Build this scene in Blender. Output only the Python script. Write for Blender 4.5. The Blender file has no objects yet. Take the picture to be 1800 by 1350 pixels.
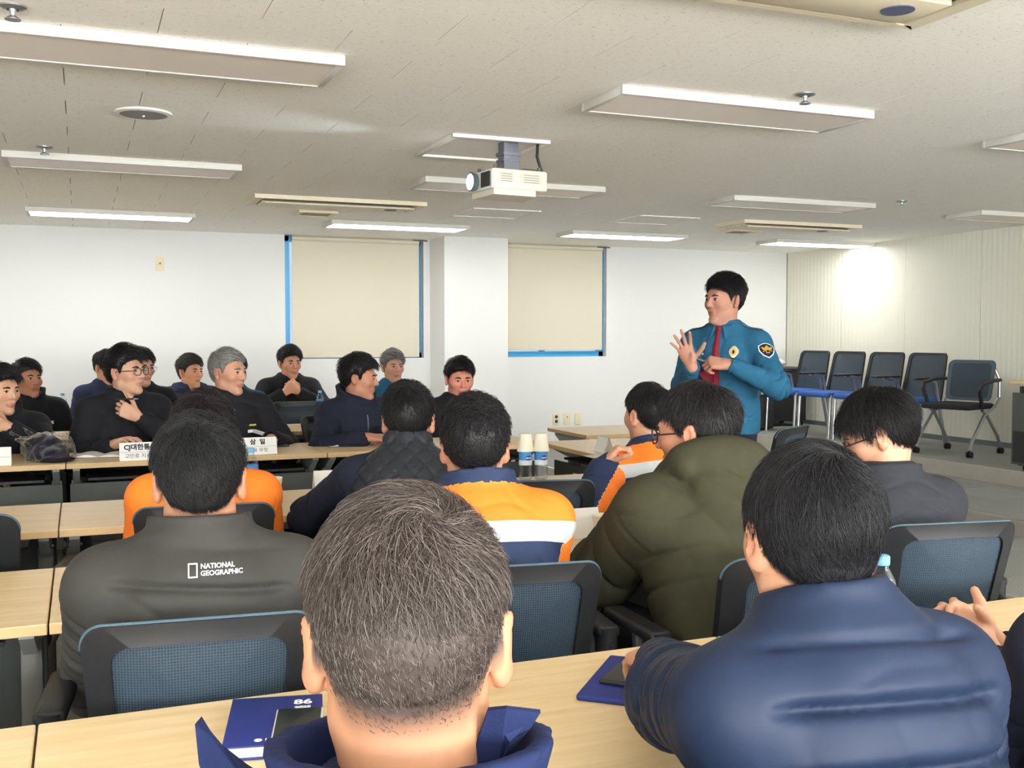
import bpy, bmesh, math, random
import numpy as np
from mathutils import Vector, Matrix
from mathutils.bvhtree import BVHTree

# ------------------------------------------------------------------ camera, world, exposure
SC = bpy.context.scene
COL = SC.collection
R = math.radians
cam_d = bpy.data.cameras.new('camera'); cam = bpy.data.objects.new('camera', cam_d); COL.objects.link(cam)
cam.location = (0, 0, 1.36)
cam.rotation_euler = (R(90 - 2.62), 0, R(-22.46))
cam_d.sensor_width = 36.0; cam_d.lens = 36.0 * 1836 / 1800
cam_d.clip_start = 0.05
SC.camera = cam
W = bpy.data.worlds.new('world'); SC.world = W; W.use_nodes = True
W.node_tree.nodes['Background'].inputs[0].default_value = (0.85, 0.92, 1.0, 1)
W.node_tree.nodes['Background'].inputs[1].default_value = 0.5
SC.view_settings.view_transform = 'Standard'
SC.view_settings.look = 'None'
SC.view_settings.gamma = 1.0
SC.view_settings.use_curve_mapping = False
SC.view_settings.exposure = 1.02
SC.cycles.diffuse_bounces = 6
LAMP_POWER = 9.0         # emission of the lit ceiling diffusers
REAR_FILL = 190.0           # watts of each fill light added behind the viewpoint to brighten the ceiling
for wx in (-1.6, 1.4, 4.4):
    ld = bpy.data.lights.new('window_daylight', 'AREA'); lo = bpy.data.objects.new('window_daylight', ld); COL.objects.link(lo)
    ld.shape = 'RECTANGLE'; ld.size = 2.3; ld.size_y = 1.35; ld.energy = REAR_FILL; ld.color = (1.0, 0.99, 0.97)
    lo.location = (wx, -3.18, 1.58); lo.rotation_euler = (R(120), 0, 0)

CEIL = 2.38; BACK = 10.63; RIGHT = 8.05; LEFT = -3.4; REAR = -3.2
TOPZ = 0.73

# ------------------------------------------------------------------ small helpers
def srgb(r, g, b):
    f = lambda c: (c / 255 / 12.92) if c / 255 <= 0.04045 else ((c / 255 + 0.055) / 1.055) ** 2.4
    return (f(r), f(g), f(b), 1.0)

def tag(o, label=None, cat=None, group=None, kind=None):
    if label: o['label'] = label
    if cat: o['category'] = cat
    if group: o['group'] = group
    if kind: o['kind'] = kind
    return o

def empty(name, loc=(0, 0, 0), rz=0, label=None, cat=None, group=None):
    o = bpy.data.objects.new(name, None); COL.objects.link(o)
    o.empty_display_size = 0.1
    o.location = loc; o.rotation_euler = (0, 0, rz)
    return tag(o, label, cat, group)

def inst(name, me, parent=None, loc=(0, 0, 0), rot=(0, 0, 0), mat=None):
    o = bpy.data.objects.new(name, me); COL.objects.link(o)
    o.location = loc; o.rotation_euler = rot
    if parent: o.parent = parent
    if mat:
        if len(me.materials) == 0: me.materials.append(mat)
        if me.materials[0] != mat:
            o.material_slots[0].link = 'OBJECT'; o.material_slots[0].material = mat
    return o

class MB:
    """collects shapes into one bmesh"""
    def __init__(s): s.bm = bmesh.new()
    def box(s, c, size, rot=None, bev=0.0, seg=2):
        m = Matrix.Translation(c)
        if rot is not None: m = m @ (rot if isinstance(rot, Matrix) else Matrix.Rotation(rot, 4, 'Z'))
        m = m @ Matrix.Diagonal((*size, 1))
        r = bmesh.ops.create_cube(s.bm, size=1, matrix=m)
        if bev:
            es = list({e for v in r['verts'] for e in v.link_edges})
            bmesh.ops.bevel(s.bm, geom=es, offset=bev, segments=seg, affect='EDGES', profile=0.5)
        return s
    def cyl(s, a, b, ra, rb=None, n=16, caps=True):
        a = Vector(a); b = Vector(b); d = b - a
        q = d.to_track_quat('Z', 'Y').to_matrix().to_4x4()
        bmesh.ops.create_cone(s.bm, cap_ends=caps, segments=n, radius1=ra, radius2=ra if rb is None else rb,
                              depth=d.length, matrix=Matrix.Translation((a + b) / 2) @ q)
        return s
    def sph(s, c, r, n=12, scale=(1, 1, 1)):
        bmesh.ops.create_uvsphere(s.bm, u_segments=n, v_segments=max(6, n * 2 // 3), radius=r,
                                  matrix=Matrix.Translation(c) @ Matrix.Diagonal((*scale, 1)))
        return s
    def tube(s, pts, r, n=8, closed=False, rs=None):
        pts = [Vector(p) for p in pts]; m = len(pts); rings = []
        prev = None
        for i, p in enumerate(pts):
            if closed: t = pts[(i + 1) % m] - pts[i - 1]
            else: t = pts[min(i + 1, m - 1)] - pts[max(i - 1, 0)]
            t.normalize()
            if prev is None:
                up = Vector((0, 0, 1)) if abs(t.z) < 0.9 else Vector((1, 0, 0))
                u = t.cross(up).normalized()
            else:
                u = (prev - t * prev.dot(t)).normalized()
            prev = u; w = t.cross(u)
            rr = rs[i] if rs else r
            rings.append([s.bm.verts.new(p + (u * math.cos(2 * math.pi * k / n) + w * math.sin(2 * math.pi * k / n)) * rr) for k in range(n)])
        rng = range(m) if closed else range(m - 1)
        for i in rng:
            A, B = rings[i], rings[(i + 1) % m]
            for k in range(n): s.bm.faces.new((A[k], A[(k + 1) % n], B[(k + 1) % n], B[k]))
        if not closed:
            s.bm.faces.new(list(reversed(rings[0]))); s.bm.faces.new(rings[-1])
        return s
    def lathe(s, prof, c=(0, 0, 0), n=20):
        rings = []
        for r, z in prof:
            rings.append([s.bm.verts.new((c[0] + max(r, 1e-4) * math.cos(2 * math.pi * k / n), c[1] + max(r, 1e-4) * math.sin(2 * math.pi * k / n), c[2] + z)) for k in range(n)])
        for A, B in zip(rings, rings[1:]):
            for k in range(n): s.bm.faces.new((A[k], A[(k + 1) % n], B[(k + 1) % n], B[k]))
        s.bm.faces.new(list(reversed(rings[0]))); s.bm.faces.new(rings[-1])
        return s
    def prism(s, poly, z0, z1, M=None):
        """polygon in xy, extruded in z"""
        M = M or Matrix.Identity(4)
        a = [s.bm.verts.new(M @ Vector((x, y, z0))) for x, y in poly]
        b = [s.bm.verts.new(M @ Vector((x, y, z1))) for x, y in poly]
        n = len(poly)
        s.bm.faces.new(list(reversed(a))); s.bm.faces.new(b)
        for k in range(n): s.bm.faces.new((a[k], a[(k + 1) % n], b[(k + 1) % n], b[k]))
        return s
    def mesh(s, name, mat=None, smooth=False, angle=None):
        bmesh.ops.recalc_face_normals(s.bm, faces=s.bm.faces)
        me = bpy.data.meshes.new(name); s.bm.to_mesh(me); s.bm.free()
        if mat: me.materials.append(mat)
        if smooth:
            me.shade_smooth()
            if angle is not None: me.set_sharp_from_angle(angle=R(angle))
        return me
    def obj(s, name, mat, parent=None, loc=(0, 0, 0), rot=(0, 0, 0), smooth=True, angle=35):
        return inst(name, s.mesh(name, mat, smooth, angle), parent, loc, rot)

# ------------------------------------------------------------------ materials
MATS = {}
def mat(name, col, rough=0.5, metal=0.0, bump=0.0, bscale=200.0, var=0.0, vscale=8.0, spec=0.5, emis=None, estr=0.0,
        trans=0.0, ior=1.45, stretch=None, sheen=0.0, attr=None):
    if name in MATS: return MATS[name]
    m = bpy.data.materials.new(name); m.use_nodes = True; nt = m.node_tree; b = nt.nodes['Principled BSDF']
    b.inputs['Roughness'].default_value = rough; b.inputs['Metallic'].default_value = metal
    b.inputs['Specular IOR Level'].default_value = spec; b.inputs['IOR'].default_value = ior
    b.inputs['Transmission Weight'].default_value = trans
    if sheen: b.inputs['Sheen Weight'].default_value = sheen
    b.inputs['Base Color'].default_value = col
    tc = None
    def coords():
        nonlocal tc
        if tc is None:
            t = nt.nodes.new('ShaderNodeTexCoord'); mp = nt.nodes.new('ShaderNodeMapping')
            if stretch: mp.inputs['Scale'].default_value = stretch
            nt.links.new(t.outputs['Object'], mp.inputs['Vector']); tc = mp.outputs['Vector']
        return tc
    src = None
    if attr:
        a = nt.nodes.new('ShaderNodeAttribute'); a.attribute_name = attr; src = a.outputs['Color']
        nt.links.new(src, b.inputs['Base Color'])
    if var:
        n = nt.nodes.new('ShaderNodeTexNoise'); n.inputs['Scale'].default_value = vscale; n.inputs['Detail'].default_value = 5
        nt.links.new(coords(), n.inputs['Vector'])
        hs = nt.nodes.new('ShaderNodeHueSaturation')
        mr = nt.nodes.new('ShaderNodeMapRange'); mr.inputs['From Min'].default_value = 0.25; mr.inputs['From Max'].default_value = 0.75
        mr.inputs['To Min'].default_value = 1 - var; mr.inputs['To Max'].default_value = 1 + var
        nt.links.new(n.outputs['Fac'], mr.inputs['Value']); nt.links.new(mr.outputs['Result'], hs.inputs['Value'])
        if src: nt.links.new(src, hs.inputs['Color'])
        else: hs.inputs['Color'].default_value = col
        nt.links.new(hs.outputs['Color'], b.inputs['Base Color'])
    if bump:
        n = nt.nodes.new('ShaderNodeTexNoise'); n.inputs['Scale'].default_value = bscale; n.inputs['Detail'].default_value = 3
        nt.links.new(coords(), n.inputs['Vector'])
        bp = nt.nodes.new('ShaderNodeBump'); bp.inputs['Strength'].default_value = bump; bp.inputs['Distance'].default_value = 0.004
        nt.links.new(n.outputs['Fac'], bp.inputs['Height']); nt.links.new(bp.outputs['Normal'], b.inputs['Normal'])
    if emis:
        b.inputs['Emission Color'].default_value = emis; b.inputs['Emission Strength'].default_value = estr
    MATS[name] = m
    return m

def wood_mat():
    m = mat('maple_laminate', srgb(226, 198, 152), 0.38, bump=0.02, bscale=60)
    nt = m.node_tree; b = nt.nodes['Principled BSDF']
    t = nt.nodes.new('ShaderNodeTexCoord'); mp = nt.nodes.new('ShaderNodeMapping'); mp.inputs['Scale'].default_value = (1.2, 14, 14)
    n = nt.nodes.new('ShaderNodeTexNoise'); n.inputs['Scale'].default_value = 3; n.inputs['Detail'].default_value = 8; n.inputs['Roughness'].default_value = 0.6
    cr = nt.nodes.new('ShaderNodeValToRGB')
    cr.color_ramp.elements[0].position = 0.3; cr.color_ramp.elements[0].color = srgb(216, 185, 136)
    cr.color_ramp.elements[1].position = 0.7; cr.color_ramp.elements[1].color = srgb(232, 207, 163)
    nt.links.new(t.outputs['Object'], mp.inputs['Vector']); nt.links.new(mp.outputs['Vector'], n.inputs['Vector'])
    nt.links.new(n.outputs['Fac'], cr.inputs['Fac']); nt.links.new(cr.outputs['Color'], b.inputs['Base Color'])
    return m
M_WOOD = wood_mat()
M_EDGE = mat('maple_edge', srgb(205, 172, 122), 0.45, var=0.05, vscale=20)
M_PANEL = mat('dark_grey_panel', srgb(72, 76, 74), 0.55, bump=0.05, bscale=400)
M_POST = mat('grey_painted_steel', srgb(98, 95, 90), 0.45, 0.2)
M_BRACKET = mat('light_grey_plastic', srgb(158, 160, 160), 0.5)
M_BLACK = mat('black_plastic', srgb(34, 35, 38), 0.45, bump=0.03, bscale=500)
M_RUBBER = mat('black_rubber', srgb(22, 22, 23), 0.7)
M_CHROME = mat('brushed_steel', srgb(170, 172, 174), 0.32, 0.85)
M_SEAT = mat('black_seat_fabric', srgb(36, 37, 42), 0.9, bump=0.25, bscale=700)
M_BLUESEAT = mat('blue_seat_fabric', srgb(46, 92, 168), 0.8, bump=0.2, bscale=600)
M_PIPING = mat('teal_grey_piping', srgb(72, 94, 106), 0.7)
M_WHITE = mat('white_paint_metal', srgb(226, 224, 218), 0.45)
M_PAPER = mat('white_paper', srgb(236, 235, 230), 0.85)
M_CREAM = mat('cream_plastic', srgb(226, 214, 178), 0.5)
M_INK = mat('black_ink', srgb(38, 38, 42), 0.8)
M_WHITEINK = mat('white_print', srgb(235, 236, 238), 0.7)

def mesh_fabric():
    """woven chair mesh, a little see-through"""
    m = bpy.data.materials.new('chair_mesh_weave'); m.use_nodes = True; nt = m.node_tree; b = nt.nodes['Principled BSDF']
    b.inputs['Base Color'].default_value = srgb(50, 66, 80); b.inputs['Roughness'].default_value = 0.7
    t = nt.nodes.new('ShaderNodeTexCoord'); w = []
    for d in ('X', 'Z'):
        k = nt.nodes.new('ShaderNodeTexWave'); k.bands_direction = d; k.inputs['Scale'].default_value = 60
        nt.links.new(t.outputs['Object'], k.inputs['Vector']); w.append(k)
    mu = nt.nodes.new('ShaderNodeMath'); mu.operation = 'MULTIPLY'
    nt.links.new(w[0].outputs['Fac'], mu.inputs[0]); nt.links.new(w[1].outputs['Fac'], mu.inputs[1])
    mr = nt.nodes.new('ShaderNodeMapRange'); mr.inputs['To Min'].default_value = 1.0; mr.inputs['To Max'].default_value = 0.35
    nt.links.new(mu.outputs[0], mr.inputs['Value']); nt.links.new(mr.outputs['Result'], b.inputs['Alpha'])
    return m
M_MESH = mesh_fabric()
def thin_clear(name, tint=(1, 1, 1, 1), gloss=0.12, rough=0.08):
    m = bpy.data.materials.new(name); m.use_nodes = True; nt = m.node_tree; out = nt.nodes['Material Output']; nt.nodes.remove(nt.nodes['Principled BSDF'])
    a = nt.nodes.new('ShaderNodeBsdfTransparent'); a.inputs[0].default_value = tint
    g = nt.nodes.new('ShaderNodeBsdfGlossy'); g.inputs['Roughness'].default_value = rough
    if rough > 0.1:
        n_ = nt.nodes.new('ShaderNodeTexNoise'); n_.inputs['Scale'].default_value = 28; n_.inputs['Detail'].default_value = 3; bp_ = nt.nodes.new('ShaderNodeBump'); bp_.inputs['Distance'].default_value = 0.02
        nt.links.new(n_.outputs['Fac'], bp_.inputs['Height']); nt.links.new(bp_.outputs['Normal'], g.inputs['Normal'])
    lw_ = nt.nodes.new('ShaderNodeLayerWeight'); lw_.inputs[0].default_value = gloss
    mx = nt.nodes.new('ShaderNodeMixShader'); nt.links.new(lw_.outputs['Facing'], mx.inputs[0]); nt.links.new(a.outputs[0], mx.inputs[1]); nt.links.new(g.outputs[0], mx.inputs[2])
    nt.links.new(mx.outputs[0], out.inputs[0]); MATS[name] = m; return m

def fabric(name, col, rough=0.8, bump=0.12, bscale=350, var=0.06, sheen=0.0):
    return mat(name, col, rough, bump=bump, bscale=bscale, var=var, vscale=25, sheen=sheen, spec=0.25)

def zone_fabric(name, top, band, low, half=0.026):
    """three colours of cloth split by the 'zone' attribute (metres from the reflective band)"""
    m = mat(name, top, 0.75, bump=0.12, bscale=350)
    nt = m.node_tree; b = nt.nodes['Principled BSDF']
    a = nt.nodes.new('ShaderNodeAttribute'); a.attribute_name = 'zone'
    def gt(v):
        k = nt.nodes.new('ShaderNodeMath'); k.operation = 'GREATER_THAN'; k.inputs[1].default_value = v
        nt.links.new(a.outputs['Fac'], k.inputs[0]); return k.outputs[0]
    m1 = nt.nodes.new('ShaderNodeMix'); m1.data_type = 'RGBA'; m1.inputs[6].default_value = low; m1.inputs[7].default_value = band
    m2 = nt.nodes.new('ShaderNodeMix'); m2.data_type = 'RGBA'; m2.inputs[7].default_value = top
    nt.links.new(gt(-half), m1.inputs[0]); nt.links.new(gt(half), m2.inputs[0]); nt.links.new(m1.outputs[2], m2.inputs[6])
    nt.links.new(m2.outputs[2], b.inputs['Base Color'])
    return m

M_ACRYL = thin_clear('clear_acrylic', (0.93, 0.95, 0.96, 1), 0.25)
# ------------------------------------------------------------------ the room
M_WALL = mat('white_wall_paint', srgb(222, 223, 221), 0.7, bump=0.04, bscale=40)
M_WALLR = mat('cream_wall_panel', srgb(224, 223, 208), 0.5)
M_TILE = None
def tile_mat():
    m = mat('fissured_ceiling_tile', srgb(222, 216, 202), 0.9)
    nt = m.node_tree; b = nt.nodes['Principled BSDF']
    g = nt.nodes.new('ShaderNodeNewGeometry'); mp = nt.nodes.new('ShaderNodeMapping'); mp.inputs['Scale'].default_value = (1, 2.4, 1)
    n = nt.nodes.new('ShaderNodeTexNoise'); n.inputs['Scale'].default_value = 42; n.inputs['Detail'].default_value = 4; n.inputs['Roughness'].default_value = 0.65
    nt.links.new(g.outputs['Position'], mp.inputs['Vector']); nt.links.new(mp.outputs['Vector'], n.inputs['Vector'])
    cr = nt.nodes.new('ShaderNodeValToRGB')
    cr.color_ramp.elements[0].position = 0.30; cr.color_ramp.elements[0].color = srgb(190, 184, 172)
    cr.color_ramp.elements[1].position = 0.40; cr.color_ramp.elements[1].color = srgb(249, 247, 241)
    nt.links.new(n.outputs['Fac'], cr.inputs['Fac']); nt.links.new(cr.outputs['Color'], b.inputs['Base Color'])
    bp = nt.nodes.new('ShaderNodeBump'); bp.inputs['Strength'].default_value = 0.35; bp.inputs['Distance'].default_value = 0.003
    nt.links.new(n.outputs['Fac'], bp.inputs['Height']); nt.links.new(bp.outputs['Normal'], b.inputs['Normal'])
    return m
M_TILE = tile_mat()
def carpet_mat():
    m = mat('grey_carpet_tile', srgb(112, 112, 108), 0.95, bump=0.4, bscale=900)
    nt = m.node_tree; b = nt.nodes['Principled BSDF']
    g = nt.nodes.new('ShaderNodeNewGeometry')
    ck = nt.nodes.new('ShaderNodeTexBrick'); ck.offset = 0.0; ck.inputs['Scale'].default_value = 1.0
    ck.inputs['Brick Width'].default_value = 0.5; ck.inputs['Row Height'].default_value = 0.5; ck.inputs['Mortar Size'].default_value = 0.0
    ck.inputs['Color1'].default_value = srgb(132, 132, 128); ck.inputs['Color2'].default_value = srgb(148, 148, 143)
    nt.links.new(g.outputs['Position'], ck.inputs['Vector'])
    n = nt.nodes.new('ShaderNodeTexNoise'); n.inputs['Scale'].default_value = 160; n.inputs['Detail'].default_value = 3
    nt.links.new(g.outputs['Position'], n.inputs['Vector'])
    mx = nt.nodes.new('ShaderNodeMix'); mx.data_type = 'RGBA'; mx.blend_type = 'OVERLAY'; mx.inputs[0].default_value = 0.6
    nt.links.new(ck.outputs['Color'], mx.inputs[6]); nt.links.new(n.outputs['Fac'], mx.inputs[7])
    nt.links.new(mx.outputs[2], b.inputs['Base Color'])
    return m
M_CARPET = carpet_mat()
M_ALU = mat('satin_aluminium', srgb(196, 192, 182), 0.3, 0.7, var=0.06, vscale=6)
M_BLUEFILM = mat('blue_window_film', srgb(70, 168, 226), 0.35)
M_BLIND = mat('cream_roller_blind', srgb(214, 207, 188), 0.9, bump=0.05, bscale=500)
M_GREY = mat('grey_aluminium', srgb(120, 128, 132), 0.4, 0.5)

def struct(o): o['kind'] = 'structure'; return o

struct(MB().box(((LEFT + 4.13) / 2, (REAR + BACK) / 2, -0.05), (4.13 - LEFT, BACK - REAR, 0.1)).obj('floor', M_CARPET, smooth=False))
# three low carpeted tiers rising to the right wall, each with an aluminium riser
for i, (x0, x1, z) in enumerate([(4.13, 5.43, 0.10), (5.43, 6.68, 0.20), (6.68, RIGHT, 0.31)]):
    t = struct(MB().box(((x0 + RIGHT) / 2, (REAR + BACK) / 2, z - 0.055), (RIGHT - x0, BACK - REAR, 0.11)).obj('floor_tier_%d' % (i + 1), M_CARPET, smooth=False))
    r = MB(); zz = [0, 0.10, 0.20, 0.31]
    r.box((x0 - 0.004, (REAR + BACK) / 2, (zz[i] + zz[i + 1]) / 2), (0.008, BACK - REAR, zz[i + 1] - zz[i]))
    r.box((x0 + 0.014, (REAR + BACK) / 2, z + 0.002), (0.036, BACK - REAR, 0.005))
    r.obj('riser_trim', M_ALU, t, smooth=False)

def wall_with_holes(name, x0, x1, z0, z1, holes, y, thick, m):
    """far wall (normal -Y) from boxes round the window holes"""
    b = MB(); xs = sorted({x0, x1, *[h[0] for h in holes], *[h[1] for h in holes]})
    for a, c in zip(xs, xs[1:]):
        hs = [h for h in holes if h[0] <= a + 1e-6 and h[1] >= c - 1e-6]
        if not hs: b.box(((a + c) / 2, y + thick / 2, (z0 + z1) / 2), (c - a, thick, z1 - z0))
        else:
            h = hs[0]
            if h[2] > z0: b.box(((a + c) / 2, y + thick / 2, (z0 + h[2]) / 2), (c - a, thick, h[2] - z0))
            if h[3] < z1: b.box(((a + c) / 2, y + thick / 2, (h[3] + z1) / 2), (c - a, thick, z1 - h[3]))
    return struct(b.obj(name, m, smooth=False))
HOLES = [(1.92, 3.38, 1.13, CEIL), (4.05, 5.56, 1.13, CEIL)]
wb = wall_with_holes('wall_back', LEFT, RIGHT, 0, CEIL + 0.1, HOLES, BACK, 0.25, M_WALL)
col_ = struct(MB().box((3.80, 10.39, CEIL / 2 + 0.02), (0.70, 0.48, CEIL + 0.1)).obj('wall_pier', M_WALL, smooth=False))
struct(MB().box((LEFT - 0.1, (REAR + BACK) / 2, CEIL / 2), (0.2, BACK - REAR + 0.5, CEIL + 0.2)).obj('wall_left', M_WALL, smooth=False))
RH = [(wx - 1.2, wx + 1.2, 0.88, 2.28) for wx in (-1.6, 1.4, 4.4)]  # rear openings and their windows: out of view, added to brighten the room
wall_with_holes('wall_rear', LEFT, RIGHT, 0, CEIL + 0.1, RH, REAR - 0.2, 0.2, M_WALL)
for i, (x0, x1, z0, z1) in enumerate(RH):
    wn = struct(empty('window_%d' % (i + 3), ((x0 + x1) / 2, REAR - 0.1, z0))); w = x1 - x0; h = z1 - z0
    for sx in (-1, 0, 1): MB().box((sx * (w / 2 - 0.03), 0, h / 2), (0.06, 0.08, h)).obj('window_frame', M_WHITE, wn, smooth=False)
    for zz in (0.03, h - 0.03): MB().box((0, 0, zz), (w, 0.08, 0.06)).obj('window_frame', M_WHITE, wn, smooth=False)
    MB().box((0, -0.02, h / 2), (w - 0.1, 0.008, h - 0.1)).obj('pane', mat('window_glass', (0.75, 0.9, 1, 1), 0.03, trans=0.95), wn, smooth=False)
wr = struct(MB().box((RIGHT + 0.12, (REAR + BACK) / 2, CEIL / 2), (0.2, BACK - REAR + 0.5, CEIL + 0.2)).obj('wall_right', M_WALLR, smooth=False))
# ribbed wall panels on the right wall
def wall_panel_mesh():
    b = MB(); n = 16; w = 0.996; pts = []
    for i in range(n):
        a = i * w / n; s = w / n
        pts += [(a, 0.0), (a + s * 0.42, 0.0), (a + s * 0.5, 0.0014), (a + s * 0.92, 0.0014)]
    pts += [(w, 0.0)]
    poly = [(-p[1] - 0.012, p[0]) for p in pts] + [(0.0, w), (0.0, 0.0)]
    b.prism(poly, 0.31, CEIL)
    return b.mesh('wall_panel', M_WALLR)
wp = wall_panel_mesh()
for i in range(9):
    inst('wall_panel', wp, wr, (RIGHT + 0.02, BACK - 1.0 * (i + 1), 0))
struct(MB().box((RIGHT - 0.006, (REAR + BACK) / 2, 0.335), (0.012, BACK - REAR, 0.05)).obj('baseboard_right', M_GREY, smooth=False))

# windows with roller blinds
for i, (x0, x1, z0, z1) in enumerate(HOLES):
    wn = empty('window_%d' % (i + 1), ((x0 + x1) / 2, BACK, z0)); struct(wn)
    w = x1 - x0; h = z1 - z0
    f = MB()
    for sx in (-1, 1): f.box((sx * (w / 2 - 0.03), 0.12, h / 2), (0.06, 0.08, h), bev=0.004)
    f.box((0, 0.12, 0.03), (w, 0.08, 0.06), bev=0.004); f.box((0, 0.12, h - 0.03), (w, 0.08, 0.06), bev=0.004)
    f.obj('window_frame', M_BLUEFILM, wn, smooth=False)
    MB().box((0, 0.14, h / 2), (w - 0.12, 0.008, h - 0.12)).obj('pane', mat('window_glass', (0.75, 0.9, 1, 1), 0.03, trans=0.95), wn, smooth=False)
    MB().box((0, 0.125, h / 2), (0.05, 0.06, h - 0.1)).obj('mullion', M_BLUEFILM, wn, smooth=False)
    bx0 = -w / 2 + (0.075 if i == 0 else 0.0); bx1 = w / 2 - 0.045
    bl = empty('roller_blind', ((x0 + x1) / 2, BACK + 0.02, z0), 0,
               ['cream roller blind pulled right down over the window left of the white pier',
                'cream roller blind right of the white pier with a blue strip showing below'][i], 'blind', 'roller blinds')
    zb = 0.01 if i == 0 else 0.075
    b = MB(); b.box(((bx0 + bx1) / 2, 0.0, (h + zb) / 2), (bx1 - bx0, 0.003, h - zb))
    b.obj('blind_cloth', M_BLIND, bl, smooth=False)
    MB().box(((bx0 + bx1) / 2, 0.0, zb + 0.012), (bx1 - bx0, 0.014, 0.026), bev=0.004).obj('bottom_bar', M_BLIND, bl)
    MB().cyl((bx0, 0.0, h - 0.03), (bx1, 0.0, h - 0.03), 0.024).obj('roller', M_BLIND, bl)
    MB().tube([(bx1 + 0.022, -0.005, h - 0.02), (bx1 + 0.022, -0.005, 0.06)], 0.006).obj('pull_chain', M_GREY, bl)
    MB().box((bx1 + 0.01, -0.005, h - 0.012), (0.16, 0.03, 0.016)).obj('bracket', M_POST, bl, smooth=False)

# ceiling: slab + staggered 600 x 300 tiles
cs = struct(MB().box(((LEFT + RIGHT) / 2, (REAR + BACK) / 2, CEIL + 0.065), (RIGHT - LEFT, BACK - REAR, 0.1)).obj('ceiling', mat('ceiling_void', srgb(120, 116, 108), 0.9), smooth=False))
tile_me = MB().box((0, 0, 0), (0.5965, 0.2993, 0.014)).mesh('ceiling_tile', M_TILE)
fw = Vector((math.sin(R(22.46)), math.cos(R(22.46)))); rtv = Vector((math.cos(R(22.46)), -math.sin(R(22.46))))
slots = []
ny = int((BACK - REAR) / 0.3) + 2
for j in range(ny):
    y = 3.77 - 0.15 - 0.3 * 23 + 0.3 * j
    if y + 0.15 > BACK + 0.05 or y - 0.15 < REAR - 0.1: continue
    for i in range(-8, 20):
        x = -0.04 + 0.6 * i + 0.3 + (0.3 if j % 2 else 0.0)
        if x - 0.3 < LEFT - 0.4 or x + 0.3 > RIGHT + 0.4: continue
        d = Vector((x, y)); zc = d.dot(fw); xc = d.dot(rtv)
        vis = zc > 2.9 and abs(xc) < zc * 0.52 + 0.3
        slots.append((0 if vis else 1, zc, x, y))
slots.sort()
for v, zc, x, y in slots[:300]: inst('ceiling_tile', tile_me, cs, (x, y, CEIL + 0.007))
b = MB()
for v, zc, x, y in slots[300:]: b.box((x, y, CEIL + 0.007), (0.5965, 0.2993, 0.014))
tag(b.obj('ceiling_tile_field', M_TILE, cs, smooth=False), kind='stuff')

# ceiling lights
M_OFF = mat('unlit_diffuser', srgb(240, 230, 222), 0.35)
M_LIT = mat('lit_diffuser', (1, 1, 1, 1), 0.4, emis=(1.0, 0.98, 0.95, 1), estr=LAMP_POWER)
def fixture_meshes():
    b = MB(); L, Wd, t = 1.29, 0.38, 0.038
    for s in (-1, 1):
        b.box((0, s * (Wd / 2 - 0.011), -t / 2), (L, 0.022, t), bev=0.004); b.box((s * (L / 2 - 0.014), 0, -t / 2), (0.028, Wd - 0.044, t), bev=0.004)
    b.box((0, 0, -0.006), (L - 0.05, Wd - 0.04, 0.012))
    fr = b.mesh('frame', mat('lamp_frame_paint', srgb(206, 204, 198), 0.5), True, 35)
    df = MB().box((0, 0, -0.028), (L - 0.056, Wd - 0.044, 0.012)).mesh('diffuser', M_OFF)
    return fr, df
FR, DF = fixture_meshes()
cols = [0.265, 2.695, 5.03, 7.40]
where = ['leftmost', 'second from left', 'third from left', 'rightmost']
rows = [(3.975, False, 'nearest visible row'), (6.59, False, 'middle row'), (9.27, True, 'lit row near back wall'),
        (1.32, False, 'row above the camera'), (-1.33, True, 'row behind the camera')]
LT = {(0, 0): 'large unlit ceiling light panel crossing the top left corner',
      (0, 1): 'unlit ceiling light panel in the nearest row, above the projector to the right',
      (0, 2): 'unlit ceiling light panel cut by the right edge, nearest row',
      (1, 0): 'unlit ceiling light panel below the round ceiling speaker',
      (1, 1): 'unlit ceiling light panel half hidden behind the projector',
      (1, 2): 'unlit ceiling light panel just in front of the right air conditioner',
      (1, 3): 'faint unlit ceiling light panel above the ribbed right wall',
      (2, 0): 'lit ceiling light panel above the wall thermostat, leftmost of four',
      (2, 1): 'lit ceiling light panel in front of the left window and the pier',
      (2, 2): 'lit ceiling light panel in front of the right window',
      (2, 3): 'lit ceiling light panel nearest the ribbed wall, rightmost of four'}
for r_, (y, lit, rl) in enumerate(rows):
    for c_, x in enumerate(cols):
        if r_ == 0 and c_ == 3: continue
        t = empty('ceiling_light', (x, y, CEIL), 0, LT.get((r_, c_), '%s ceiling light panel %s of the %s' % ('lit' if lit else 'unlit', where[c_], rl)), 'ceiling light', 'ceiling light panels')
        inst('frame', FR, t); inst('diffuser', DF, t, mat=M_LIT if lit else M_OFF)
for r_, y in enumerate([3.975, 6.59, 9.27, 1.32, -1.33]):
    lit = rows[r_][1]
    t = empty('ceiling_light', (-2.15, y, CEIL), 0, '%s ceiling light panel by the left wall, %s' % ('lit' if lit else 'unlit', rows[r_][2]), 'ceiling light', 'ceiling light panels')
    inst('frame', FR, t); inst('diffuser', DF, t, mat=M_LIT if lit else M_OFF)

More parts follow.
